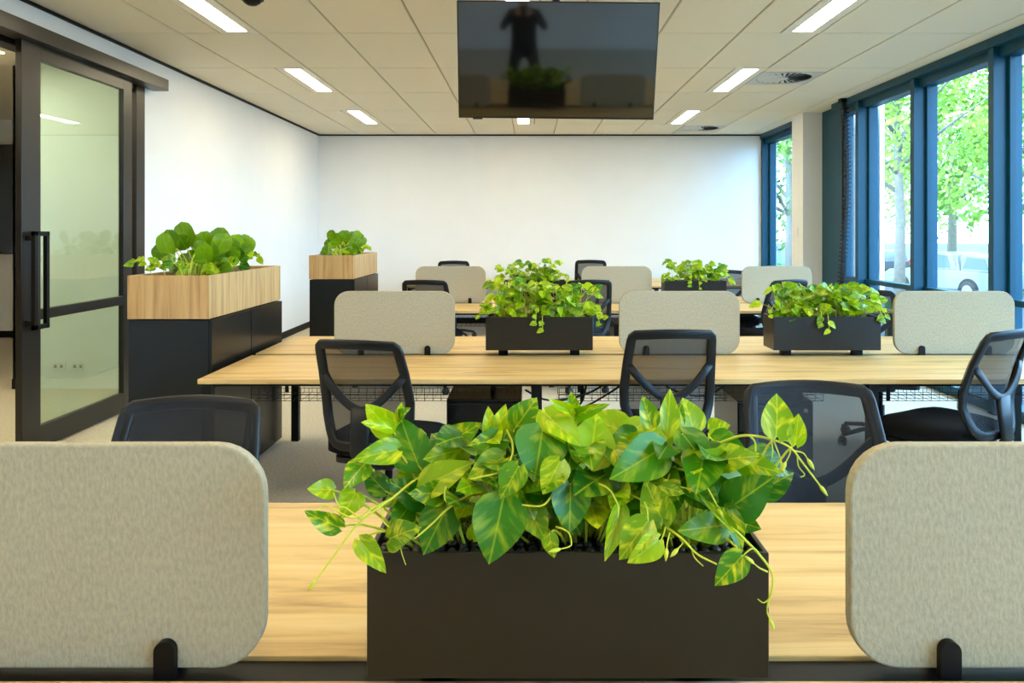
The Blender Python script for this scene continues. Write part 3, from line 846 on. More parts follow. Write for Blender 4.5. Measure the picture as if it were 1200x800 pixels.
# (crop, base u,v, tip u,v, width, depth of base, depth of tip, mesh)
D0 = C1
KEY = [
 # left plant
 ('a','L',(330,152),(248,72),78,1.25,1.22,0), ('a','L',(325,142),(232,122),44,1.24,1.20,2), ('a','L',(352,112),(361,58),26,1.25,1.25,2),
 ('a','L',(355,110),(386,76),34,1.25,1.23,2), ('a','L',(415,262),(352,112),118,1.23,1.24,3), ('a','L',(345,212),(222,236),74,1.22,1.17,1),
 ('a','L',(566,208),(440,238),84,1.25,1.20,0), ('a','L',(508,192),(613,128),72,1.28,1.27,0), ('a','L',(240,258),(176,330),74,1.20,1.16,0),
 ('a','L',(138,342),(62,336),58,1.19,1.16,0), ('a','L',(158,462),(54,418),60,1.18,1.14,0), ('a','L',(212,352),(168,425),74,1.19,1.16,1),
 ('a','L',(308,345),(233,275),66,1.20,1.21,3), ('a','L',(226,506),(304,600),62,1.17,1.14,1), ('a','L',(322,500),(398,462),86,1.18,1.15,1),
 ('a','L',(505,402),(430,548),112,1.20,1.16,3), ('a','L',(432,332),(579,250),90,1.21,1.19,0), ('a','L',(430,380),(320,310),80,1.22,1.19,3),
 ('a','L',(500,350),(392,356),70,1.21,1.17,0), ('a','L',(470,300),(560,350),90,1.22,1.19,3), ('a','L',(380,400),(330,470),70,1.22,1.18,3),
 # middle plant
 ('b','L',(688,238),(578,304),80,1.20,1.17,0), ('b','L',(650,170),(640,72),44,1.25,1.25,2), ('b','L',(664,180),(696,64),52,1.25,1.26,2),
 ('b','L',(690,180),(596,182),66,1.24,1.19,1), ('b','L',(660,230),(600,250),70,1.22,1.19,0), ('b','L',(688,372),(646,582),150,1.17,1.13,3), ('b','L',(765,385),(826,504),84,1.19,1.16,0),
 ('b','L',(738,266),(680,370),78,1.17,1.15,0), ('b','L',(815,150),(795,308),150,1.21,1.16,3), ('b','L',(722,150),(797,46),92,1.26,1.26,0),
 ('b','L',(826,96),(934,186),96,1.24,1.19,1), ('b','L',(872,250),(818,352),82,1.18,1.15,0), ('b','L',(905,322),(908,484),110,1.18,1.15,3),
 ('b','L',(838,486),(852,562),48,1.14,1.125,0), ('b','L',(590,500),(602,440),40,1.21,1.2,0), ('b','R',(92,98),(80,24),40,1.24,1.24,2), ('b','R',(92,98),(10,48),34,1.24,1.2,2),
 ('b','R',(95,98),(203,66),38,1.24,1.2,2), ('b','R',(140,256),(168,90),132,1.20,1.23,0), ('b','R',(20,120),(108,178),80,1.22,1.18,1), ('b','R',(60,380),(110,480),90,1.22,1.18,3),
 ('b','R',(372,208),(222,300),124,1.21,1.15,3), ('b','R',(240,400),(192,572),56,1.18,1.14,2), ('b','R',(326,446),(238,564),88,1.16,1.13,0),
 ('b','R',(362,503),(278,576),72,1.15,1.12,1), ('b','R',(220,390),(290,300),80,1.22,1.2,3), ('b','R',(10,300),(60,400),100,1.22,1.18,3), ('b','R',(210,230),(310,150),50,1.25,1.22,2),
 # right plant
 ('c','R',(340,132),(312,38),56,1.25,1.25,2), ('c','R',(388,180),(406,16),66,1.25,1.26,0), ('c','R',(400,150),(440,60),60,1.27,1.27,0),
 ('c','R',(478,150),(448,42),86,1.27,1.28,0), ('c','R',(530,150),(580,130),60,1.3,1.27,1), ('c','R',(640,272),(498,224),86,1.23,1.19,0),
 ('c','R',(440,160),(540,280),96,1.24,1.19,3), ('c','R',(630,250),(750,284),74,1.22,1.18,1), ('c','R',(596,398),(727,306),122,1.20,1.16,3),
 ('c','R',(378,446),(320,314),94,1.17,1.17,0), ('c','R',(364,328),(436,350),46,1.18,1.15,1), ('c','R',(576,456),(440,472),92,1.19,1.15,0),
 ('c','R',(600,465),(502,366),30,1.16,1.16,2), ('c','R',(588,410),(642,540),56,1.19,1.15,1), ('c','R',(632,556),(549,650),78,1.13,1.11,0),
 ('c','R',(744,166),(752,28),94,1.22,1.24,0), ('c','R',(806,192),(818,94),52,1.215,1.225,0), ('c','R',(470,330),(560,400),90,1.22,1.19,3),
 ('c','R',(560,300),(460,300),90,1.24,1.2,3), ('c','R',(500,200),(420,240),80,1.25,1.22,3), ('c','R',(540,180),(640,210),76,1.27,1.23,3),
]
plants = {}
plant_lb = {'a': 'variegated pothos spilling over the big planter end towards the beige screen by the glass door',
            'b': 'bushy variegated pothos in the middle of the big planter with large drooping leaves',
            'c': 'variegated pothos with one long bare runner reaching out from the big planter'}
roots = {'a': Vector((PX - 0.14, C1 + 0.0, soil_z + 0.004)), 'b': Vector((PX + 0.03, C1 + 0.01, soil_z + 0.004)), 'c': Vector((PX + 0.2, C1 + 0.0, soil_z + 0.004))}
stems = {}
for k in 'abc':
    plants[k] = tag(empty('pothos_plant', roots[k]), plant_lb[k], 'plant', 'pothos in the big planter'); stems[k] = MB()
rl = random.Random(3)
def key_leaf(k, base, tip, wd, me):
    o = plants[k]; r0 = roots[k]
    a, b = base - r0, tip - r0
    nrm = Vector((rl.uniform(-.35, .35), -1.0, rl.uniform(0.2, 0.75)))
    place_leaf(o, me, a, b, wd, nrm)
    start = Vector((max(-0.11, min(0.11, a.x * 0.5)), max(-0.05, min(0.05, a.y * .5)), 0))
    midp = Vector((a.x * 0.8, a.y * 0.7, max(a.z * 0.8, 0.06)))
    stems[k].tube(bez(start, midp, a, 6), [0.0026, 0.0025, 0.0024, 0.0022, 0.002, 0.0018, 0.0015], 5)
for (k, cr, b, t, w, db, dt, mi) in KEY:
    f = cropL if cr == 'L' else cropR
    base = P(*f(*b), db); tip = P(*f(*t), dt)
    key_leaf(k, base, tip, 1.2 * w * 0.3625 * (db + dt) / 2 / FPX, LV[mi])
# fill leaves deeper in the clumps
for k, n in (('a', 62), ('b', 70), ('c', 64)):
    r0 = roots[k]
    for q in range(n):
        az = rl.uniform(0, 2 * math.pi); rad = rl.uniform(0.02, 0.10)
        hz = rl.uniform(0.02, 0.18)
        base = r0 + Vector((math.cos(az) * rad * (1.35 if hz > 0.05 else 1.0), math.sin(az) * rad * 0.75, hz))
        if q % 4 == 0 and hz > 0.09: base.y = r0.y - rl.uniform(0.04, 0.08); az = rl.uniform(-2.6, -0.5)
        elif hz < 0.07: base.y = r0.y + rl.uniform(-0.02, 0.07)
        L = rl.uniform(0.06, 0.085)
        tip = base + Vector((math.cos(az) * L, math.sin(az) * L, rl.uniform(-0.03, 0.035)))
        a, b = base - r0, tip - r0
        place_leaf(plants[k], LV[rl.choice((0, 1, 3, 3))], a, b, L * rl.uniform(0.75, 0.92), Vector((math.cos(az) * .4, -0.8 + math.sin(az) * .3, 0.7)))
        stems[k].tube(bez((a.x * .3, a.y * .3, 0), (a.x * .6, a.y * .6, a.z), a, 5), 0.0012, 5)
# trailing runners
def runner(k, f, pts, r=0.0022, bud=True):
    q = smooth_pts([P(*f(u, v), d) - roots[k] for (u, v, d) in pts])
    n = len(q)
    stems[k].tube(q, [r * (1 - 0.45 * i / (n - 1)) for i in range(n)], 6)
    if bud:
        d = (q[-1] - q[-2]).normalized(); p = q[-1]
        stems[k].tube([p, p + d * 0.006, p + d * 0.013, p + d * 0.02], [0.001, 0.0035, 0.003, 0.0004], 6)
runner('a', cropL, [(430, 300, 1.24), (395, 315, 1.21), (330, 368, 1.18), (232, 440, 1.16), (186, 492, 1.15), (130, 570, 1.14), (84, 632, 1.135)])
runner('a', cropL, [(640, 346, 1.22), (585, 358, 1.20), (515, 398, 1.175), (455, 455, 1.165), (402, 500, 1.155)], bud=False)
runner('a', cropL, [(300, 400, 1.17), (300, 440, 1.165), (320, 462, 1.165)], 0.0016, False)
runner('a', cropL, [(232, 440, 1.16), (180, 400, 1.165), (158, 395, 1.165), (140, 350, 1.17)], 0.0016, False)
runner('a', cropL, [(330, 368, 1.18), (260, 405, 1.165), (200, 432, 1.155), (120, 392, 1.16), (100, 400, 1.16)], 0.0018)
runner('a', cropL, [(355, 520, 1.16), (362, 550, 1.155), (374, 584, 1.15)], 0.001, False)
runner('a', cropL, [(505, 330, 1.18), (500, 370, 1.17), (520, 390, 1.17)], 0.002, False)
runner('b', cropL, [(700, 150, 1.24), (718, 190, 1.22), (716, 235, 1.19), (680, 282, 1.17), (582, 306, 1.16)], bud=False)
runner('b', cropL, [(880, 300, 1.19), (852, 350, 1.17), (815, 392, 1.16), (750, 390, 1.165)], bud=False)
runner('b', cropL, [(860, 460, 1.16), (900, 480, 1.14), (908, 520, 1.13), (876, 532, 1.125)], 0.0015)
runner('b', cropR, [(100, 312, 1.22), (190, 330, 1.18), (230, 385, 1.16), (232, 430, 1.15)], 0.002, False)
runner('b', cropR, [(270, 355, 1.2), (320, 385, 1.17), (330, 445, 1.15)], 0.0018, False)
runner('c', cropR, [(520, 210, 1.26), (575, 185, 1.25), (640, 166, 1.235), (720, 176, 1.225), (788, 204, 1.215), (826, 250, 1.21), (884, 326, 1.20)], 0.0026)
runner('c', cropR, [(660, 168, 1.232), (676, 190, 1.225), (676, 235, 1.22)], 0.0018, False)
runner('c', cropR, [(726, 178, 1.224), (732, 210, 1.22), (730, 240, 1.216)], 0.0016, False)
runner('c', cropR, [(735, 182, 1.224), (756, 235, 1.216), (760, 250, 1.214)], 0.0014)
runner('c', cropR, [(790, 206, 1.215), (788, 225, 1.213), (776, 250, 1.21)], 0.0014)
runner('c', cropR, [(800, 215, 1.215), (830, 222, 1.213), (844, 240, 1.21)], 0.0013)
runner('c', cropR, [(812, 230, 1.213), (816, 265, 1.21), (836, 292, 1.208), (822, 300, 1.207)], 0.0013, False)
runner('c', cropR, [(745, 166, 1.222), (735, 178, 1.224), (722, 176, 1.225)], 0.0018, False)
runner('c', cropR, [(800, 192, 1.22), (775, 182, 1.222), (755, 186, 1.222)], 0.0018, False)
runner('c', cropR, [(384, 268, 1.22), (480, 286, 1.19), (518, 330, 1.17), (552, 392, 1.16)])
runner('c', cropR, [(400, 290, 1.2), (395, 320, 1.19), (450, 335, 1.18)], 0.0016)
runner('c', cropR, [(508, 380, 1.19), (600, 462, 1.16), (690, 552, 1.14), (733, 620, 1.13), (722, 690, 1.127), (714, 730, 1.126), (722, 756, 1.126)])
runner('c', cropR, [(733, 625, 1.13), (728, 680, 1.125), (705, 706, 1.122), (684, 694, 1.122)], 0.0014, False)
runner('c', cropR, [(690, 552, 1.14), (668, 530, 1.135), (630, 560, 1.13)], 0.0016, False)
runner('c', cropR, [(715, 606, 1.13), (690, 594, 1.127), (672, 580, 1.125)], 0.0016)
runner('c', cropR, [(380, 455, 1.18), (440, 500, 1.15), (490, 550, 1.13), (552, 582, 1.12)], 0.0022, False)
runner('c', cropR, [(470, 530, 1.145), (480, 560, 1.13), (508, 588, 1.125)], 0.0014, False)
runner('c', cropR, [(385, 460, 1.17), (378, 490, 1.16), (366, 510, 1.15)], 0.0016, False)
runner('c', cropR, [(400, 480, 1.16), (392, 510, 1.15), (390, 528, 1.145)], 0.0014)
runner('c', cropR, [(440, 495, 1.155), (440, 515, 1.15), (428, 530, 1.145)], 0.0014)
for k in 'abc': stems[k].build('stems', M['stem'], plants[k], True)

# pebbles
pm = []
for s in range(3):
    mb = MB(); rr = random.Random(s); prof_ = [(0.0, -0.6), (0.7, -0.45), (1.0, 0.0), (0.75, 0.45), (0.0, 0.6)]
    mb.lathe([(0.05, -0.55), (0.75, -0.4), (1.0, 0.0), (0.75, 0.42), (0.05, 0.55)], 8)
    mb.v = [(x * rr.uniform(.88, 1.1), y * rr.uniform(.75, .95), z * rr.uniform(.85, 1.1)) for x, y, z in mb.v]
    pm.append(mb.mesh('pebble', M['pebble'], True))
rp_ = random.Random(11); count = 0
for iy in range(9):
    for ix in range(33):
        x = PX - PW/2 + 0.018 + ix * (PW - 0.036) / 32; y = C1 - 0.084 + iy * 0.021
        if iy in (5, 6, 7, 8) and ix % 2: continue
        s = rp_.uniform(0.0072, 0.0092)
        o = inst('pebble', pm[rp_.randrange(3)], None)
        o.location = (x + rp_.uniform(-.0015, .0015), y + rp_.uniform(-.0015, .0015), soil_z + s * 0.5 + rp_.uniform(0.0005, 0.003)); o.rotation_euler = (0, 0, rp_.uniform(0, 6)); o.scale = (s, s, s)
        tag(o, 'small smooth black pebble lying in the big planter', 'pebble', 'pebbles in the big planter'); count += 1

# ---- smaller bench plants
def bench_plant(x, c, label, n, seed, hmax=0.2, spread=0.36, lsize=0.07):
    rr = random.Random(seed)
    o = tag(empty('pothos_plant', (x, c, soil_z + 0.004)), label, 'plant', 'pothos on the benches')
    st = MB()
    for q in range(n):
        cx = rr.choice((-0.2, -0.06, 0.08, 0.2)) + rr.gauss(0, 0.045)
        az = rr.uniform(0, 2 * math.pi); rad = rr.uniform(0.02, 0.10)
        a = Vector((cx + math.cos(az) * rad, math.sin(az) * rad * 0.9, 0.02 + (hmax - 0.02) * rr.random() ** 1.25))
        a.x = max(-spread, min(spread, a.x))
        L = lsize * rr.uniform(0.8, 1.25)
        b = a + Vector((math.cos(az) * L * .9, math.sin(az) * L * .8, rr.uniform(-0.04, 0.045)))
        place_leaf(o, LV[rr.choice((0, 0, 1, 2, 3))], a, b, L * rr.uniform(0.75, 0.95), Vector((math.cos(az) * .4, -0.7 + math.sin(az) * .3, 0.7)))
        cx = max(-0.26, min(0.26, cx))
        st.tube(bez((cx, a.y * .3, 0), (cx * .6 + a.x * .4, a.y * .5, a.z * 1.05), a, 5), 0.0014, 4)
    for (xe, ze, ye) in ((-0.36, 0.02, -0.08), (0.02, -0.05, -0.125), (0.37, 0.02, -0.05), (-0.05, -0.03, -0.125), (0.33, -0.02, -0.12)):
        xe += rr.uniform(-.03, .03); e = Vector((xe, ye, ze + rr.uniform(-.02, .02)))
        s0 = Vector((max(-.26, min(.26, xe * .7)), -0.02, 0.0))
        mid = Vector((xe * .85, ye * 0.7, 0.16))
        pts = bez(s0, mid, e, 9); st.tube(pts, 0.002, 5)
        for t in (4, 6, 8, 9):
            a = pts[t]; L = lsize * rr.uniform(.6, .95); side = rr.choice((-1, 1))
            b = a + Vector((side * L * rr.uniform(.3, .8), -L * .3, rr.uniform(-.7, .3) * L))
            place_leaf(o, LV[rr.choice((0, 1))], a, b, L * 0.68, Vector((side * .2, -1, .5)))
    st.build('stems', M['stem'], o, True)
bench_plant(0.06, ROWS[1], 'bright pothos in the middle planter on the bench below the television', 190, 21)
bench_plant(1.76, ROWS[1], 'bright pothos in the planter near the windows on the bench below the television', 190, 22, 0.19)
bench_plant(0.06, ROWS[2], 'small distant pothos beyond the television, in the mid bench planter', 130, 23, 0.21)
bench_plant(1.70, ROWS[2], 'small distant pothos beyond the television, in the planter near the windows', 130, 24, 0.2)

# ---- cabinet plants: round broad leaves with trailing pothos
def cabinet_plant(x, y, ylen, label, seed, n, trail):
    rr = random.Random(seed); zt = 1.222 - 0.033
    o = tag(empty('leafy_plant', (x, y, zt)), label, 'plant', 'plants on the oak cabinets'); st = MB()
    for q in range(n):
        cy = rr.uniform(-ylen, ylen); az = rr.uniform(0, 2 * math.pi); rad = rr.uniform(0.02, 0.14)
        up = q < n * 0.4
        a = Vector((math.cos(az) * rad, cy + math.sin(az) * rad * .6, rr.uniform(0.08, 0.19) if up else rr.uniform(0.03, 0.13)))
        L = rr.uniform(0.10, 0.14) if up else rr.uniform(0.08, 0.105)
        b = a + Vector((math.cos(az) * L * (0.45 if up else 0.8), math.sin(az) * L * .45, L * rr.uniform(0.5, 0.95) if up else rr.uniform(-0.02, 0.03)))
        me = rr.choice(LR) if up or rr.random() < .45 else LV[rr.choice((0, 1, 3))]
        place_leaf(o, me, a, b, L * rr.uniform(0.7, 0.9), Vector((math.cos(az) * .5 + .2, -1.0, 0.5)))
        st.tube(bez((a.x * .3, cy, 0), (a.x * .4, cy, a.z * .8), a, 5), 0.003, 5)
    for (ex, ey, ez) in trail:
        e = Vector((ex, ey, ez)); s0 = Vector((ex * .5, ey, 0)); pts = bez(s0, (ex * .8, ey, ez + 0.09), e, 8)
        st.tube(pts, 0.0025, 5)
        for t in (3, 5, 6, 7, 8):
            a = pts[t]; L = rr.uniform(.045, .065); sd = rr.choice((-1, 1))
            b = a + Vector((sd * L * .6, -L * .5, rr.uniform(-.6, .5) * L))
            place_leaf(o, LV[rr.choice((0, 1))], a, b, L * .7, Vector((0, -1, .5)))
    st.build('stems', M['stem'], o, True)
cabinet_plant(-1.94, 4.60, 0.34, 'broad-leaved plant with pothos trails on the cabinet beside the glass door', 31, 92,
              [(-0.24, -0.45, 0.09), (-0.13, -0.43, 0.07), (0.16, -0.35, 0.05), (0.17, -0.1, 0.06), (0.2, 0.25, 0.1), (0.05, -0.45, 0.06)])
cabinet_plant(-1.955, 7.98, 0.36, 'broad-leaved plant on the cabinet further down the side wall', 35, 70, [(0.2, 0.3, 0.08), (0.16, 0.1, 0.05), (0.12, -0.4, 0.05)])
for (x, y, lb) in ((-1.94, 4.642, 'dark pebble layer on the cabinet beside the glass door'), (-1.955, 8.035, 'dark pebble layer on the cabinet further down the side wall')):
    mb = MB(); rr = random.Random(int(y * 10))
    for q in range(520):
        px, py, s = rr.uniform(-.18, .18), rr.uniform(-.53, .53), rr.uniform(.010, .018)
        i = len(mb.v)
        mb.v += [(px-s, py, .004), (px, py-s, .004), (px+s, py, .004), (px, py+s, .004), (px, py, .004+s*.8), (px, py, -0.002)]
        mb.f += [(i, i+1, i+4), (i+1, i+2, i+4), (i+2, i+3, i+4), (i+3, i, i+4), (i+1, i, i+5), (i+2, i+1, i+5), (i+3, i+2, i+5), (i, i+3, i+5)]
    o = mb.build('pebble_layer', M['pebble'], None, True); o.location = (x, y, 1.222 - 0.033); tag(o, lb, 'pebbles', None, 'stuff')
for (x, c, lb) in ((0.06, ROWS[1], 'dark pebble layer in the middle planter below the television'), (1.76, ROWS[1], 'dark pebble layer in the planter near the windows below the television'),
                   (0.06, ROWS[2], 'dark pebble layer in the distant mid bench planter'), (1.70, ROWS[2], 'dark pebble layer in the distant planter near the windows')):
    mb = MB(); rr = random.Random(int(x * 100))
    for q in range(260):
        px, py, s = rr.uniform(-.295, .295), rr.uniform(-.08, .08), rr.uniform(.006, .010)
        i = len(mb.v)
        mb.v += [(px-s, py, .003), (px, py-s, .003), (px+s, py, .003), (px, py+s, .003), (px, py, .003+s*.8), (px, py, 0.001)]
        mb.f += [(i, i+1, i+4), (i+1, i+2, i+4), (i+2, i+3, i+4), (i+3, i, i+4), (i+1, i, i+5), (i+2, i+1, i+5), (i+3, i+2, i+5), (i, i+3, i+5)]
    o = mb.build('pebble_layer', M['pebble'], None, True); o.location = (x, c, soil_z); tag(o, lb, 'pebbles', None, 'stuff')

# ------------------------------------------------------------------ outside: ground, trees, vehicles
GZ = -1.08
struct(MB().box(4.6, 140, -60, 160, GZ - 0.3, GZ), 'ground', M['asphalt'])
struct(MB().box(3.9, 4.6, YF, YB + 0.5, GZ - 0.3, -0.12), 'ground_kerb', M['asphalt'])
gb = MB().box(19.0, 26.0, 30, 120, GZ, GZ + 0.12)
struct(gb, 'ground_lawn', M['grass'])
struct(MB().box(4.30, 4.36, 9.25, 10.5, GZ, 3.4), 'wall_outside_pier', M['wall'])

def vehicle(loc, rz, paint, label, pickup=True):
    o = empty('parked_car', loc, rz); tag(o, label, 'car')
    L = 5.2 if pickup else 4.4
    # side profile (x forward, z up), front at +x
    if pickup:
        low = [(-2.6, 0.5), (-2.6, 1.08), (-0.9, 1.12), (1.1, 1.12), (2.3, 1.02), (2.58, 0.86), (2.6, 0.45), (2.1, 0.36), (-2.3, 0.40)]
        cab = [(-0.98, 1.10), (-0.72, 1.70), (-0.5, 1.76), (0.35, 1.76), (0.55, 1.70), (1.3, 1.10)]
        w1 = [(-0.70, 1.18), (-0.55, 1.64), (-0.12, 1.68), (-0.12, 1.18)]; w2 = [(-0.04, 1.18), (-0.04, 1.68), (0.36, 1.68), (0.5, 1.63), (1.02, 1.18)]
    else:
        low = [(-2.15, 0.45), (-2.2, 0.95), (-1.9, 1.0), (1.1, 0.98), (1.95, 0.86), (2.18, 0.66), (2.15, 0.36), (-2.0, 0.36)]
        cab = [(-1.95, 0.98), (-1.45, 1.40), (-1.1, 1.46), (0.2, 1.46), (0.45, 1.40), (1.15, 0.98)]
        w1 = [(-1.5, 1.02), (-1.2, 1.36), (-0.45, 1.4), (-0.45, 1.02)]; w2 = [(-0.37, 1.02), (-0.37, 1.4), (0.2, 1.4), (0.4, 1.34), (0.85, 1.02)]
    MB().prism(low, -0.9, 0.9).build('body', paint, o, bevel=0.06)
    MB().prism(cab, -0.78, 0.78).build('cab', paint, o, bevel=0.05)
    for w in (w1, w2):
        for s in (-1, 1):
            MB().prism(w, s * 0.772, s * 0.79).build('side_window', M['car_glass'], o)
    if pickup:
        for s in (-1, 1):   # sports bar and canopy side glass over the tray
            MB().prism([(-1.1, 1.10), (-1.02, 1.66), (-0.94, 1.66), (-0.98, 1.10)], s * 0.7, s * 0.78).build('sports_bar', paint, o)
        MB().prism([(-2.5, 1.08), (-2.3, 1.62), (-1.15, 1.70), (-1.1, 1.08)], -0.74, 0.74).build('canopy', paint, o, bevel=0.04)
        for s in (-1, 1):
            MB().prism([(-2.3, 1.18), (-2.16, 1.56), (-1.4, 1.62), (-1.2, 1.18)], s * 0.735, s * 0.752).build('canopy_window', M['car_glass'], o)
    xs = (-1.6, 1.6) if pickup else (-1.35, 1.35); wr = 0.38 if pickup else 0.31
    for x in xs:
        for s in (-1, 1):
            wh = MB().lathe([(0.0, -0.12), (wr * .9, -0.12), (wr, -0.08), (wr, 0.08), (wr * .9, 0.12), (0.0, 0.12)], 24, (x, s * 0.83, wr), 'y').build('wheel', M['rubber'], o, True)
            MB().lathe([(0.0, -0.01), (wr * .6, -0.01), (wr * .6, 0.01), (0.0, 0.01)], 16, (x, s * 0.955, wr), 'y').build('rim', M['metal'], wh)
            MB().lathe([(0.0, -0.01), (wr * 1.18, -0.01), (wr * 1.18, 0.01), (0.0, 0.01)], 24, (x, s * 0.902, wr + 0.02), 'y').build('wheel_arch', M['rubber'], o)
    for s in (-1, 1):
        MB().box(-L/2 - 0.02, -L/2 + 0.14, s * 0.93 - 0.14 if s > 0 else -0.93, 0.93 if s > 0 else -0.79, 0.72, 1.05).build('tail_light', M['red'], o, bevel=0.02)
        MB().box(L/2 - 0.2, L/2 - 0.04, 0.6 if s > 0 else -0.9, 0.9 if s > 0 else -0.6, 0.68, 0.84).build('headlight', M['metal'], o, bevel=0.02)
    return o
vehicle((16.15, 28.8, GZ), R(106), M['white_paint'], 'white pickup ute with canopy parked outside the windows')
vehicle((20.5, 43.0, GZ), R(70), M['grey_paint'], 'dark grey car parked far off behind the white pickup', False)

def tree(t, d, h, cr, trunk_r, label, mat, seed, low=0.25, ls=1.0):
    rr = random.Random(seed)
    o = empty('tree', (t * d, d, GZ)); tag(o, label, 'tree', 'trees beyond the car park')
    tk = MB()
    tk.tube([(0, 0, 0), (0.05, 0, h * .3), (-0.05, 0.05, h * .6), (0, 0, h * .85)], [trunk_r, trunk_r * .8, trunk_r * .55, trunk_r * .2], 10)
    for k in range(7):
        a = rr.uniform(0, 6.28); z = h * rr.uniform(.3, .65)
        tk.tube([(0, 0, z), (math.cos(a) * cr * .4, math.sin(a) * cr * .4, z + h * .1), (math.cos(a) * cr * .75, math.sin(a) * cr * .75, z + h * .17)], [trunk_r * .4, trunk_r * .25, trunk_r * .08], 6)
    tk.build('trunk', M['bark'], o, True)
    mb = MB(); blobs = []
    for k in range(46):
        a = rr.uniform(0, 6.28); zz = rr.uniform(low, 1.0); r = cr * math.sqrt(rr.random()) * (1 - 0.55 * abs(zz - 0.55))
        blobs.append((math.cos(a) * r, math.sin(a) * r, h * zz, rr.uniform(.5, 1.0) * cr * .36))
    for (bx, by, bz, br) in blobs:
        for q in range(int(95 / ls ** 1.3)):
            v = Vector((rr.gauss(0, 1), rr.gauss(0, 1), rr.gauss(0, 1))); v.normalize()
            p = Vector((bx, by, bz)) + v * br * rr.uniform(.6, 1.0)
            n = (v + Vector((rr.uniform(-.7, .7), rr.uniform(-.7, .7), rr.uniform(-.4, .9)))).normalized()
            u = n.orthogonal().normalized(); w = n.cross(u); s = rr.uniform(.09, .2) * ls
            i = len(mb.v)
            mb.v += [tuple(p - u * s), tuple(p - w * s * .55), tuple(p + u * s), tuple(p + w * s * .55)]; mb.f.append((i, i+1, i+2, i+3))
    mb_o = bpy.data.objects.new('foliage', mb.mesh('foliage', mat, False, recalc=False)); col.objects.link(mb_o); mb_o.parent = o
tree(0.49, 21.0, 9.5, 3.2, 0.16, 'slender pale-trunked tree standing in front of the parked pickup nose', M['tree_leaf2'], 41, 0.42, 0.6)
tree(0.345, 34.0, 10.5, 4.2, 0.25, 'leafy tree seen through the narrow window beside the back wall', M['tree_leaf'], 42, 0.2)
tree(0.41, 52.0, 12.0, 5.0, 0.28, 'tall tree far beyond the slender pale-trunked one', M['tree_leaf'], 43, 0.25)
tree(0.56, 38.0, 11.0, 4.4, 0.25, 'full green tree rising behind the white pickup', M['tree_leaf2'], 44, 0.33)
tree(0.645, 29.0, 10.5, 4.0, 0.24, 'full green tree rising behind the pickup tail', M['tree_leaf'], 45, 0.33)
tree(0.53, 55.0, 12.0, 5.5, 0.3, 'pale distant tree at the end of the car park', M['tree_leaf2'], 46, 0.25)
tree(0.92, 20.0, 10.0, 4.0, 0.22, 'green tree beside the car park past the pickup', M['tree_leaf2'], 47, 0.3)
def hedge(x0, x1, y0, y1, h, label, seed):
    rr = random.Random(seed); mb = MB()
    for q in range(2600):
        p = Vector((rr.uniform(x0, x1), rr.uniform(y0, y1), GZ + h * rr.random() ** .7)); n = Vector((rr.uniform(-1, 1), rr.uniform(-1, 1), rr.uniform(0, 1))).normalized()
        u = n.orthogonal().normalized(); w = n.cross(u); s = rr.uniform(.06, .14); i = len(mb.v)
        mb.v += [tuple(p - u * s), tuple(p - w * s * .5), tuple(p + u * s), tuple(p + w * s * .5)]; mb.f.append((i, i+1, i+2, i+3))
    o = bpy.data.objects.new('hedge', mb.mesh('hedge', M['grass'], False, recalc=False)); col.objects.link(o); tag(o, label, 'hedge', None, 'stuff')
hedge(6.5, 8.4, 15.8, 17.0, 0.95, 'low green hedge outside the window beside the pale tree trunk', 51)

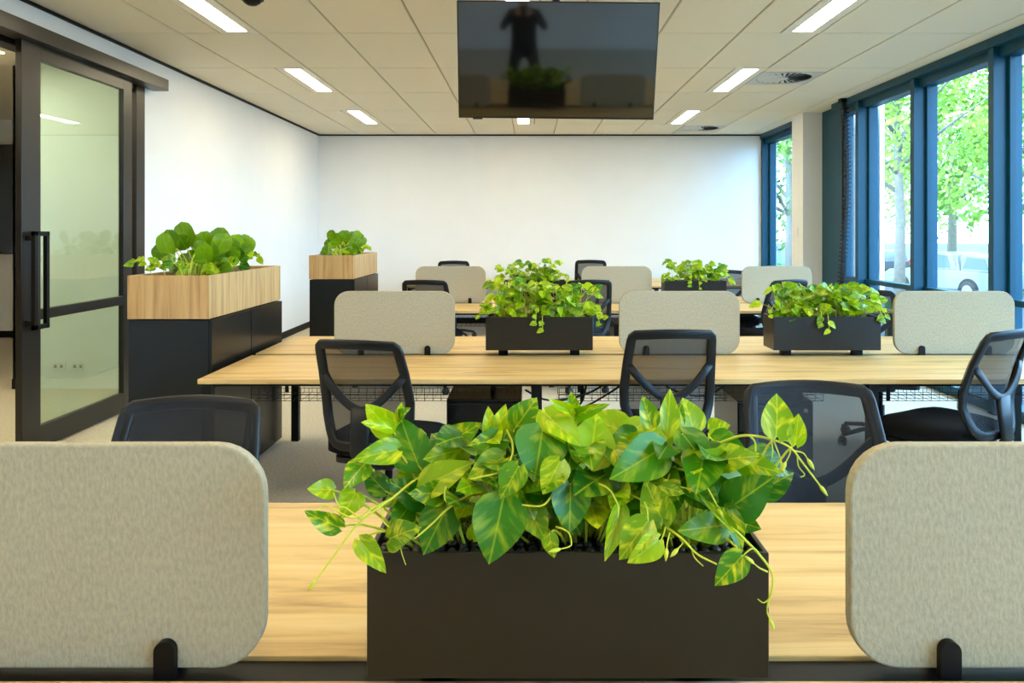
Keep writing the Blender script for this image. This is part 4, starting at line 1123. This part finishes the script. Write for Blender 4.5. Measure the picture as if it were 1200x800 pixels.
# ------------------------------------------------------------------ the photographer, mirrored in the television
def photographer():
    o = empty('person', (-0.1, -0.5, 0)); tag(o, 'person in dark clothes taking the picture, mirrored in the television', 'person')
    J = {}; V = []; E = []; RAD = []
    def v(p, r): V.append(p); RAD.append(r); return len(V) - 1
    pel = v((0, -.06, 0.74), (.15, .11)); wst = v((0, -.04, 0.89), (.14, .10)); chs = v((0, 0.0, 1.12), (.17, .115)); nck = v((0, 0.02, 1.29), (.06, .06)); hd = v((0, 0.035, 1.36), (.055, .06))
    E += [(pel, wst), (wst, chs), (chs, nck), (nck, hd)]
    for s in (-1, 1):
        sh = v((s * .17, 0, 1.22), (.062, .065)); el = v((s * .28, .13, 1.06), (.046, .046)); wr = v((s * .10, .26, 1.30), (.03, .026))
        E += [(chs, sh), (sh, el), (el, wr)]
        hp = v((s * .11, -.05, 0.68), (.09, .09)); kn = v((s * .16, .16, 0.42), (.062, .062)); an = v((s * .17, -.04, 0.09), (.043, .045)); to = v((s * .19, .12, 0.045), (.045, .03))
        E += [(pel, hp), (hp, kn), (kn, an), (an, to)]
    me = bpy.data.meshes.new('body'); me.from_pydata(V, E, [])
    ob = bpy.data.objects.new('body', me); col.objects.link(ob); ob.parent = o
    ob.modifiers.new('skin', 'SKIN')
    if not me.skin_vertices:
        bpy.context.view_layer.objects.active = ob
    for i, sv in enumerate(me.skin_vertices[0].data): sv.radius = RAD[i]; sv.use_root = (i == 0)
    sb = ob.modifiers.new('sub', 'SUBSURF'); sb.levels = 2; sb.render_levels = 2
    me.materials.append(M['cloth'])
    h = MB(); n = 18
    prof_ = [(0.0, -0.125), (.035, -.118), (.052, -.10), (.066, -.06), (.074, -.01), (.077, .04), (.072, .08), (.055, .108), (.03, .121), (.0, .125)]
    h.lathe(prof_, n)
    h.v = [(x, y * 1.18 + (0.012 if z < -.05 else 0), z) for x, y, z in h.v]
    head = h.build('head', M['skin'], o, True); head.location = (0, 0.06, 1.46)
    MB().tube([(0, .088, .02), (0, .108, -.02), (0, .092, -.032)], [.008, .014, .008], 8).build('nose', M['skin'], head, True)
    MB().tube([(-.022, .082, -.06), (0, .09, -.062), (.022, .082, -.06)], [.003, .006, .003], 6).build('mouth', M['skin'], head, True)
    for s in (-1, 1):
        MB().lathe([(0, -.009), (.008, -.005), (.01, 0), (.008, .005), (0, .009)], 10, (s * .03, .08, .01)).build('eye', M['hair'], head, True)
        MB().tube([(s * .076, 0, .03), (s * .086, -.012, .0), (s * .076, 0, -.03)], [.008, .014, .008], 8).build('ear', M['skin'], head, True)
        # hand: palm, four fingers and a thumb curled round the camera
        hm = MB(); bx = s * .085
        hm.tube([(s * .10, .295, 1.372), (s * .085, .335, 1.40), (s * .075, .365, 1.415)], [.026, .036, .032], 10, r2=.016)
        for k, ln in enumerate((.070, .078, .072, .058)):
            z = 1.435 - k * .019
            hm.tube([(s * .078, .36, z), (s * .072, .36 + ln * .45, z + .004), (s * .05, .36 + ln * .8, z + .003), (s * .028, .36 + ln * .85, z)], [.0095, .009, .0085, .007], 8)
        hm.tube([(s * .085, .325, 1.415), (s * .055, .335, 1.445), (s * .03, .35, 1.45)], [.012, .0105, .009], 8)
        hm.v = [(x, y - .035, z - .07) for x, y, z in hm.v]
        hm.build('hand', M['skin'], o, True)
    hr = MB(); hr.lathe([(.080, -.02), (.083, .04), (.078, .085), (.06, .115), (.03, .13), (0, .134)], n)
    hr.v = [(x, y * 1.2 - .012, z) for x, y, z in hr.v]
    hr.build('hair', M['hair'], head, True)
photographer()
